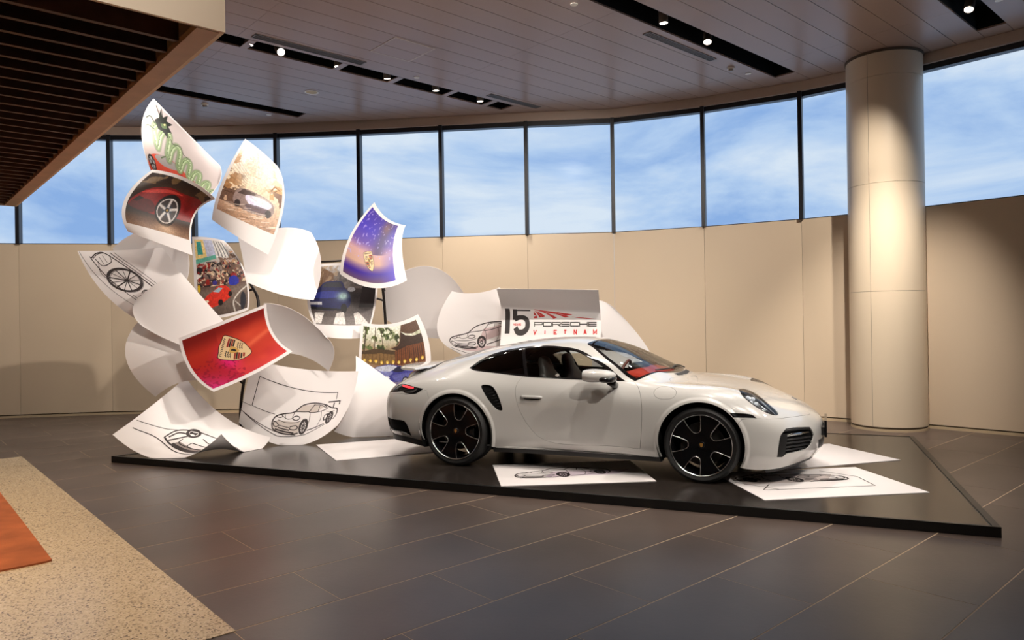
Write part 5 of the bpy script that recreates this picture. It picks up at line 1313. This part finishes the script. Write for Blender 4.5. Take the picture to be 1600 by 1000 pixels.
# ---- wheels
def wheel(x, z, y, R, w, Rr, rot, sd):
    root = empty('wheel', (x, sd*y, z)); root.parent = car
    def lat(name, prof, m, ang=35, n=64):
        k_ = MB().lathe([(r, h*sd) for r, h in prof], n, axis='y')
        if sd < 0: k_.f = [f[::-1] for f in k_.f]
        return k_.build(name, m, root, angle=ang)
    h = w/2
    lat('tyre', [(Rr-.004, -h+.02), (Rr+.02, -h), (R-.03, -h+.002), (R-.008, -h+.018), (R-.002, -h+.04), (R, -h+.06), (R, -.02), (R-.006, -.016), (R-.006, -.008), (R, -.004), (R, .03), (R-.006, .034), (R-.006, .042), (R, .046), (R, h-.06), (R-.002, h-.04), (R-.008, h-.018), (R-.03, h-.003), (Rr+.035, h+.003), (Rr+.012, h-.002), (Rr-.004, h-.014)], MT['rubber'], 50)
    lat('rim_lip', [(Rr+.003, h-.016), (Rr+.006, h-.004), (Rr+.001, h+.001), (Rr-.005, h-.002), (Rr-.008, h-.012)], MT['wheel_silver'], 60)
    lat('rim_barrel', [(Rr-.006, h-.010), (Rr-.02, h-.03), (Rr-.03, h-.10), (Rr-.025, -h+.02), (Rr, -h+.01)], MT['wheel_black'], 40)
    lat('brake_disc', [(.06, h-.105), (.195, h-.105), (.195, h-.135), (.06, h-.135)], MT['disc'], 40)
    ca = math.radians(200 if x > 1 else -20)
    c_ = MB(); vs_, fs_ = rbox(.165*math.cos(ca), sd*(h-.105), .165*math.sin(ca), .045, .045, .10, 5); c_.add(vs_, fs_).build('brake_caliper', MT['caliper'], root, smooth=True)
    # face plate with five U shaped openings
    Ro = Rr-.010
    def U(a, k_=1.0):
        pts = []
        for (r, t) in ((.985, -.288*k_), (.80, -.245*k_), (.62, -.185*k_), (.50, -.135*k_), (.445, -.075*k_), (.432, 0), (.445, .075*k_), (.50, .135*k_), (.62, .185*k_), (.80, .245*k_), (.985, .288*k_)):
            pts.append((Ro*(r*math.cos(a)-t*math.sin(a)), Ro*(r*math.sin(a)+t*math.cos(a))))
        return pts
    def slot(a):
        pts = []
        for (r, t) in ((.955, -.10), (.955, 0), (.955, .10), (.78, .05), (.66, .018), (.61, 0), (.66, -.018), (.78, -.05)):
            pts.append((Ro*(r*math.cos(a)-t*math.sin(a)), Ro*(r*math.sin(a)+t*math.cos(a))))
        return pts
    circ_ = [(Ro*math.cos(t), Ro*math.sin(t)) for t in np.linspace(0, 2*math.pi, 73)[:-1]]
    angs = [math.radians(rot+72*k_) for k_ in range(5)]
    mir = lambda a: a if sd < 0 else math.pi-a            # mirrored design on the far side
    holes = [spline(U(mir(a)), False, 5) for a in angs]; slots = [slot(mir(a+math.radians(36))) for a in angs]
    pts = [Vector(p_) for p_ in circ_]; ed = [(i, (i+1) % 72) for i in range(72)]
    for lp in holes:
        b = len(pts); n = len(lp); pts += [Vector(p_) for p_ in lp]; ed += [(b+i, b+(i+1) % n) for i in range(n)]
    for rr in (.2, .35, .42, .6, .8):
        for t in np.linspace(0, 2*math.pi, int(60*rr)+8)[:-1]: pts.append(Vector((Ro*rr*math.cos(t), Ro*rr*math.sin(t))))
    r_ = delaunay_2d_cdt(pts, ed, [], 0, 1e-6); V2 = np.array([(p_.x, p_.y) for p_ in r_[0]]); F2_ = np.array([f for f in r_[2] if len(f) == 3]); cc = V2[F2_].mean(1)
    keep_ = np.hypot(cc[:, 0], cc[:, 1]) < Ro
    for lp in holes: keep_ &= ~inpoly(cc[:, 0], cc[:, 1], lp)
    F2_ = F2_[keep_]; used = np.unique(F2_); mp_ = {int(a): i for i, a in enumerate(used)}; V2 = V2[used]; F2_ = [tuple(mp_[int(x_)] for x_ in t) for t in F2_]
    rad = np.hypot(V2[:, 0], V2[:, 1])/Ro
    hh = h-.012-.035*np.clip((.75-rad)/.75, 0, 1)**1.2
    A = np.stack([V2[:, 0], sd*hh, V2[:, 1]], -1); B = np.stack([V2[:, 0], sd*(hh-.03), V2[:, 1]], -1); n = len(A)
    def cw(t):
        p0, p1, p2 = A[t[0]], A[t[1]], A[t[2]]; return np.cross(p1-p0, p2-p0)[1]*sd > 0
    F2_ = [t if cw(t) else t[::-1] for t in F2_]
    es = {(a, b_) for t in F2_ for a, b_ in ((t[0], t[1]), (t[1], t[2]), (t[2], t[0]))}
    FF = F2_+[tuple(x_+n for x_ in t[::-1]) for t in F2_]+[(a, a+n, b_+n, b_) for a, b_ in es if (b_, a) not in es]
    o = mesh_obj('spoke_face', np.concatenate([A, B]), FF, MT['wheel_black'], root); smooth_angle(o, 40)
    for lp in holes:
        P = []
        for a, b_ in lp:
            rr = math.hypot(a, b_)/Ro; P.append((a, sd*(h-.010-.035*max(0, (.75-rr)/.75)**1.2), b_))
        MB().tube(P, .0042, 6).build('spoke_edge', MT['wheel_silver'], root, smooth=True)
    lat('hub', [(.0, h-.030), (.030, h-.030), (.034, h-.034), (.036, h-.05), (.062, h-.052), (.068, h-.06)], MT['gloss_black'], 30, 32)
    sh = spline([(-.013, .015), (0, .018), (.013, .015), (.012, -.004), (0, -.018), (-.012, -.004)], True, 3)
    k_ = MB().add([(a, sd*(h-.028), b_) for a, b_ in sh]+[(a, sd*(h-.031), b_) for a, b_ in sh], [tuple(range(len(sh)))[::(1 if sd < 0 else -1)]]+[(i, (i+1) % len(sh), len(sh)+(i+1) % len(sh), len(sh)+i) for i in range(len(sh))])
    k_.build('hub_emblem', MT['gold'], root)
for sd in (-1, 1):
    wheel(2.45, .3375, .782, .337, .255, .272, 35, sd)
    wheel(0.0, .3555, .790, .355, .300, .284, 2, sd)
    for nm, (x, z, r), y1 in (('wheel_well', WF, .90), ('wheel_well', WR, .93)):
        k_ = MB().lathe([(r+.012, sd*y1), (r+.02, sd*.56), (.0, sd*.56)], 40, axis='y', c=(x, 0, z), a0=-.45, a1=math.pi+.45)
        k_.build(nm, MT['under'], car, smooth=True)

# ---- lower edge strips (sill, front lip, rear diffuser)
def skirt(name, u0, u1, drop, inn, m, start=0.0, n=40, both=True):
    for sd in (-1, 1):
        A = []; 
        for u in np.linspace(u0, u1, n):
            p_, n_ = on_body((u, 0.0)); n2 = np.array([n_[0], n_[1], 0]); n2 /= max(np.linalg.norm(n2), 1e-6)
            a = p_-n2*start+np.array([0, 0, .004]); b_ = p_-n2*(start+.004)-np.array([0, 0, drop]); c_ = b_-n2*inn
            A += [flip(a, sd), flip(b_, sd), flip(c_, sd), flip(a-n2*inn, sd)]
        F = []
        for i in range(n-1):
            for j in range(4):
                q_ = (i*4+j, (i+1)*4+j, (i+1)*4+(j+1) % 4, i*4+(j+1) % 4); F.append(q_ if sd > 0 else q_[::-1])
        F += [(0, 1, 2, 3), tuple((n-1)*4+j for j in (3, 2, 1, 0))]
        o = mesh_obj(name, A, F, m, car, smooth=True); smooth_angle(o, 35)
uF0 = UVs(2.08, .24)[0]; uF1 = UVs(2.80, .24)[0]; uR0 = UVs(.40, .25)[0]; uR1 = UVs(-.36, .28)[0]
skirt('sill_trim', uR0+.02, uF0, .045, .10, MT['satin_black'], .012)
skirt('front_splitter', 17.45, NU-1.0, .028, .10, MT['satin_black'], .02)
skirt('rear_diffuser', 0.0, uR1, .05, .12, MT['satin_black'], -.012)
MB().prism([(-.95, -.5), (-.42, -.58), (.45, -.72), (2.0, -.72), (2.05, -.58), (2.85, -.58), (3.2, -.5), (3.28, 0), (3.2, .5), (2.85, .58), (2.05, .58), (2.0, .72), (.45, .72), (-.42, .58), (-.95, .5)], .15, .19).build('underfloor', MT['under'], car)

# ---- cabin
cab = MB(); cab.prism([(.15, -.70), (1.95, -.74), (1.95, .74), (.15, .70)], .22, .26)
cab.build('cabin_floor', MT['cabin'], car)
for sd in (-1, 1):
    MB().prism([(.5, sd*.745), (1.9, sd*.765), (1.9, sd*.74), (.5, sd*.72)], .26, .865).build('door_card', MT['cabin'], car)
MB().prism([(.10, -.70), (.16, -.70), (.16, .70), (.10, .70)], .26, .90).build('rear_bulkhead', MT['cabin'], car)
MB().prism([(-.4, -.5), (.14, -.62), (.14, .62), (-.4, .5)], .84, .86).build('parcel_shelf', MT['cabin'], car)
def dash():
    prof = [(1.52, .60), (1.50, .72), (1.52, .84), (1.58, .92), (1.66, .950), (1.76, .950), (1.88, .925), (1.99, .885), (2.0, .60)]
    vs_ = []; ys = [-.70, -.55, 0, .55, .70]
    for y in ys: vs_ += [(x-(.03 if abs(y) > .6 else 0), y, z) for x, z in prof]
    k_ = len(prof); fs_ = [(i*k_+j, i*k_+(j+1) % k_, (i+1)*k_+(j+1) % k_, (i+1)*k_+j) for i in range(4) for j in range(k_)]
    fs_ += [tuple(range(k_))[::-1], tuple(range(4*k_, 5*k_))]
    o = MB().add(vs_, fs_).build('dashboard', MT['red_leather'], car, angle=30)
    b_ = MB(); vs2, fs2 = rbox(1.60, .36, .945, .10, .20, .05, 3); b_.add(vs2, fs2).build('instrument_hood', MT['cabin'], o, smooth=True)
dash()
sw = empty('steering_wheel', (1.42, .36, .845)); sw.parent = car; sw.rotation_euler = (0, math.radians(-68), 0)
MB().lathe([(.185+.016*math.cos(t), .016*math.sin(t)) for t in np.linspace(0, 2*math.pi, 11)[:-1]], 40, closed=True).build('rim', mat('wheel_leather', srgb(96, 46, 34), .5), sw, smooth=True)
vs_, fs_ = rbox(0, 0, 0, .06, .075, .03, 3); MB().add(vs_, fs_).build('hub', MT['cabin'], sw, smooth=True)
for a in (math.pi/2, -math.pi/2, math.pi): MB().tube([(.05*math.cos(a), .05*math.sin(a), 0), (.18*math.cos(a), .18*math.sin(a), 0)], .014, 8).build('spoke', MT['cabin'], sw, smooth=True)
def seat(y):
    s_ = empty('seat', (.98, y, .26)); s_.parent = car
    v_, f_ = rbox(.24, 0, .12, .27, .25, .10, 4, 24, 12); MB().add(v_, f_).build('cushion', MT['seat_grey'], s_, smooth=True)
    rows = [(.00, .10, .24, .10), (-.03, .25, .25, .10), (-.08, .42, .255, .09), (-.13, .56, .24, .075), (-.17, .66, .18, .06), (-.185, .70, .135, .055), (-.205, .77, .13, .05), (-.215, .82, .10, .035), (-.218, .835, .04, .015)]
    P = []; F = []; n = 20
    for x, z, hw, hd_ in rows:
        for j in range(n):
            t = 2*math.pi*j/n; c_, sn = math.cos(t), math.sin(t); P.append((x+hd_*math.copysign(abs(c_)**.7, c_), hw*math.copysign(abs(sn)**.7, sn), z))
    for i in range(len(rows)-1):
        for j in range(n): F.append((i*n+j, i*n+(j+1) % n, (i+1)*n+(j+1) % n, (i+1)*n+j))
    F.append(tuple(range((len(rows)-1)*n, len(rows)*n))); F.append(tuple(range(n))[::-1])
    MB().add(P, F).build('backrest', MT['seat_grey'], s_, smooth=True)
seat(-.36); seat(.36)
v_, f_ = rbox(1.36, 0, 1.17, .015, .11, .03, 4); MB().add(v_, f_).build('rear_view_mirror', MT['cabin'], car, smooth=True)
def half_pt(x, y, off_):
    p_ = on_body(UVt(x, abs(y)), off_)[0]; return flip(p_, 1 if y >= 0 else -1)
for pts_ in ([(2.06, .50), (2.035, .35), (2.03, .2), (2.035, .05), (2.05, -.1)], [(2.06, -.05), (2.045, -.2), (2.02, -.36), (1.97, -.52)]):
    MB().tube([half_pt(x, y, .012) for x, y in pts_], .008, 6).build('wiper', MT['satin_black'], car, smooth=True)
surf_patch('cowl_grille', [UVt(2.18, .0), UVt(2.17, .2), UVt(2.15, .30), UVt(2.11, .31), UVt(2.125, .2), UVt(2.13, 0)], MT['satin_black'], car, off=.004, both=True)

for sd in (-1, 1):
    near = sd < 0
    # door mirror
    mr = empty('door_mirror', (1.56, sd*.975, .948)); mr.parent = car
    P = []; F = []; n = 22; m_ = 14
    for i in range(m_+1):
        t = -1+2*i/m_                                       # along the car, rear (flat glass) to front (rounded)
        x = .150*t; k_ = math.sqrt(max(0, 1-max(0, (t+.62)/1.62)**2.4)) if t > -.62 else .90+.10*(t+1)/.38
        if i == 0: k_ = .86
        for j in range(n):
            a = 2*math.pi*j/n; c_, sn = math.cos(a), math.sin(a)
            P.append((x, .115*k_*math.copysign(abs(c_)**.8, c_)-sd*0, .062*k_*math.copysign(abs(sn)**.8, sn)+.008*(1-k_)))
    for i in range(m_):
        for j in range(n): F.append((i*n+j, (i+1)*n+j, (i+1)*n+(j+1) % n, i*n+(j+1) % n))
    F.append(tuple(range(n)))
    MB().add(P, F).build('mirror_shell', MT['paint'], mr, smooth=True); smooth_angle(mr.children[0], 50)
    P2 = [(-.151, .10*math.cos(a), .052*math.sin(a)) for a in np.linspace(0, 2*math.pi, 21)[:-1]]
    MB().add(P2, [tuple(range(20))]).build('mirror_glass', MT['chrome'], mr)
    v_, f_ = rbox(.075, sd*.02, -.030, .075, .105, .030, 3); MB().add(v_, f_).build('mirror_underside', MT['gloss_black'], mr, smooth=True)
    MB().tube([(.085, -sd*.02, -.045), (.10, -sd*.06, -.075), (.10, -sd*.11, -.095), (.095, -sd*.15, -.10)], [.045, .036, .030, .036], 12).build('mirror_foot', MT['gloss_black'], mr, smooth=True)
    # door handle
    a, na = on_body(z1(858, 478), .010); b_, nb = on_body(z1(990, 484), .010); mid_, nm_ = on_body(z1(922, 480), .022)
    pts_ = [a+(b_-a)*t+nm_*.014*math.sin(math.pi*min(1, max(0, t)))**.5 for t in np.linspace(0, 1, 11)]
    k_ = MB().tube([flip(p_, sd) for p_ in pts_], [.008]+[.0135]*9+[.008], 12); k_.build('door_handle', MT['paint'], doors[sd], smooth=True)
    surf_patch('handle_recess', smooth_uv([z1(870, 490), z1(925, 484), z1(978, 490), z1(960, 499), z1(895, 498)]), MT['under'], doors[sd], off=.0015, side=sd)
    # side intake behind the door
    patch_mesh('side_intake', faces('side_intake'), MT['gloss_black'], car, off=-.035, side=sd, flange=-.03)
    for t in np.linspace(.15, .9, 7):
        A = on_body(z1(610+95*t, 425+135*t), -.02)[0]; B = on_body(z1(668+70*t, 410+140*t), -.02)[0]
        MB().tube([flip(A, sd), flip(B, sd)], .005, 6).build('intake_bar', MT['gloss_black'], car, smooth=True)
    # head lamp
    hl = patch_mesh('headlamp_cover', faces('headlamp'), MT['lampglass'], car, side=sd, flange=0, off=.001)
    patch_mesh('headlamp_bowl', faces('headlamp'), MT['lamp_bowl'], hl, side=sd, flange=-.05, off=-.055)
    ring_o = REG['headlamp']; ring_i = inset(ring_o, .010)
    P = [on_body(p_, -.006)[0] for p_ in ring_i][::2]
    MB().tube([flip(p_, sd) for p_ in P]+[flip(P[0], sd)], .006, 6).build('headlamp_bezel', MT['satin_black'], hl, smooth=True)
    ri2 = inset(ring_o, .024); P = [on_body(p_, -.022)[0] for p_ in ri2][::2]
    MB().tube([flip(p_, sd) for p_ in P]+[flip(P[0], sd)], .007, 6).build('daylight_ring', MT['lamp_silver'], hl, smooth=True)
    for px_, py_, r_ in ((352, 292, .020), (392, 300, .020), (375, 332, .020), (420, 342, .020)):
        c_, n_ = on_body(z7(px_, py_), -.028); v_, f_ = rbox(*flip(c_, sd), r_, r_, r_, 3.0, 12, 8); MB().add(v_, f_).build('led_lens', MT['led'], hl, smooth=True)
    for (ax_, ay_, bx_, by_) in ((330, 268, 430, 318), (345, 318, 440, 372), (440, 345, 545, 424), (452, 380, 530, 425)):
        A = on_body(z7(ax_, ay_), -.026)[0]; B = on_body(z7(bx_, by_), -.026)[0]; MB().tube([flip(A, sd), flip((A+B)/2, sd), flip(B, sd)], [.006, .011, .006], 8).build('reflector_strip', MT['lamp_silver'], hl, smooth=True)
    # tail lamp
    tl = patch_mesh('tail_lamp', faces('tail_lamp'), MT['gloss_black'], car, side=sd, flange=.006, off=.002)
    surf_patch('tail_light_bar', smooth_uv([z8(165, 232), z8(210, 241), z8(258, 252), z8(248, 264), z8(205, 257), z8(170, 246)]), MT['tail_red'], tl, off=.007, side=sd)
    surf_patch('tail_clear_strip', smooth_uv([z8(180, 292), z8(235, 286), z8(290, 266), z8(275, 284), z8(240, 298)]), MT['lamp_silver'], tl, off=.006, side=sd)
    # rear outlet
    ro = patch_mesh('rear_outlet', faces('rear_outlet'), MT['satin_black'], rbump, off=-.03, side=sd, flange=-.028)
    # front intake
    it = patch_mesh('front_intake', faces('air_intake'), MT['under'], fbump, off=-.06, side=sd, flange=-.058)
    surf_patch('intake_side_panel', [z7(574, 766), z7(586, 690), z7(602, 604), z7(622, 590), z7(654, 592), z7(652, 640), z7(636, 745), z7(612, 766)], MT['satin_black'], fbump, off=-.004, side=sd)
    def bar(name, pts_, r_, m_, off_):
        P = [on_body(z7(*p_), off_)[0] for p_ in pts_]; MB().tube([flip(p_, sd) for p_ in P], r_, 8).build(name, m_, fbump, smooth=True)
    bar('intake_bright_bar', [(652, 602), (700, 594), (760, 585), (820, 576)], .0105, MT['chrome'], -.010)
    bar('intake_top_blade', [(628, 566), (680, 556), (750, 548), (824, 545)], .011, MT['satin_black'], -.008)
    for (x0, y0, x1_, y1_) in ((656, 640, 848, 612), (654, 668, 842, 642), (650, 698, 830, 672), (645, 726, 805, 700)):
        bar('intake_slat', [(x0+(x1_-x0)*t, y0+(y1_-y0)*t) for t in (0, .33, .66, 1)], .008, MT['satin_black'], -.020)
# centre grille, plate and emblem
surf_patch('centre_intake', [UVf(0, .345), UVf(.2, .345), UVf(.33, .35), UVf(.30, .27), UVf(0, .262)], MT['satin_black'], fbump, off=.003, both=True)
pl = MB().box(3.456, 3.476, -.26, .26, .365, .515); pl.build('number_plate', MT['gloss_black'], car)
MB().box(3.40, 3.456, -.24, .24, .38, .45).build('plate_bracket', MT['satin_black'], car)
surf_patch('hood_emblem', smooth_uv([(NU-1.0, 7.9), UVt(3.17, .018), UVt(3.19, .020), UVt(3.21, .012), (NU-1.0, 7.3)], (0, 4)), MT['lamp_silver'], car, off=.004, both=True)

# ---- rear wing and its base
def wing(name, w_, xl, xt, zl, zt, th, m_, par):
    P = []; F = []; ny, nx = 29, 14
    for i in range(ny):
        s_ = -1+2*i/(ny-1); y = w_*s_; a = xl(s_); b_ = xt(s_)
        for j in range(2*nx):
            if j < nx: t = j/(nx-1); up = 1
            else: t = 1-(j-nx)/(nx-1); up = -1
            k_ = th*(1-abs(s_)**6*.5)*math.sqrt(max(0, t*(1-t)*4))**.8*.5
            P.append((a+(b_-a)*t, y, zl(s_)+(zt(s_)-zl(s_))*t**1.6+up*k_))
    n = 2*nx
    for i in range(ny-1):
        for j in range(n): F.append((i*n+j, i*n+(j+1) % n, (i+1)*n+(j+1) % n, (i+1)*n+j))
    F += [tuple(range(n))[::-1], tuple(range((ny-1)*n, ny*n))]
    o = MB().add(P, F).build(name, m_, par, angle=45); return o
sp_ = wing('rear_wing', .67, lambda s_: -.56-.04*s_*s_, lambda s_: -.99+.20*abs(s_)**2.4, lambda s_: .966-.008*s_*s_, lambda s_: .984-.016*s_*s_, .056, MT['paint'], car)
wing('wing_base', .60, lambda s_: -.60, lambda s_: -.92+.17*abs(s_)**2.4, lambda s_: .90-.02*s_*s_, lambda s_: .885-.05*s_*s_, .11, MT['paint'], car)
surf_patch('grille_wing_gap', [UVt(-.46, 0), UVt(-.45, .3), UVt(-.42, .56), UVt(-.60, .60), UVt(-.64, .3), UVt(-.65, 0)], MT['satin_black'], car, off=.005, both=True)  # black patch: grille, widened so its colour darkens the gap under the wing
surf_patch('rear_light_strip', [UVb(0, .735), UVb(.3, .735), UVb(.54, .742), UVb(.54, .752), UVb(.3, .748), UVb(0, .748)], MT['tail_red'], car, off=.004, both=True)
for sd in (-1, 1):
    for y in (.44, .56):
        k_ = MB().lathe([(.036, -.985), (.042, -.99), (.042, -.90), (.036, -.90)], 20, axis='x', c=(0, sd*y, .30), closed=True); k_.build('exhaust_tip', MT['satin_black'], rbump, angle=40)
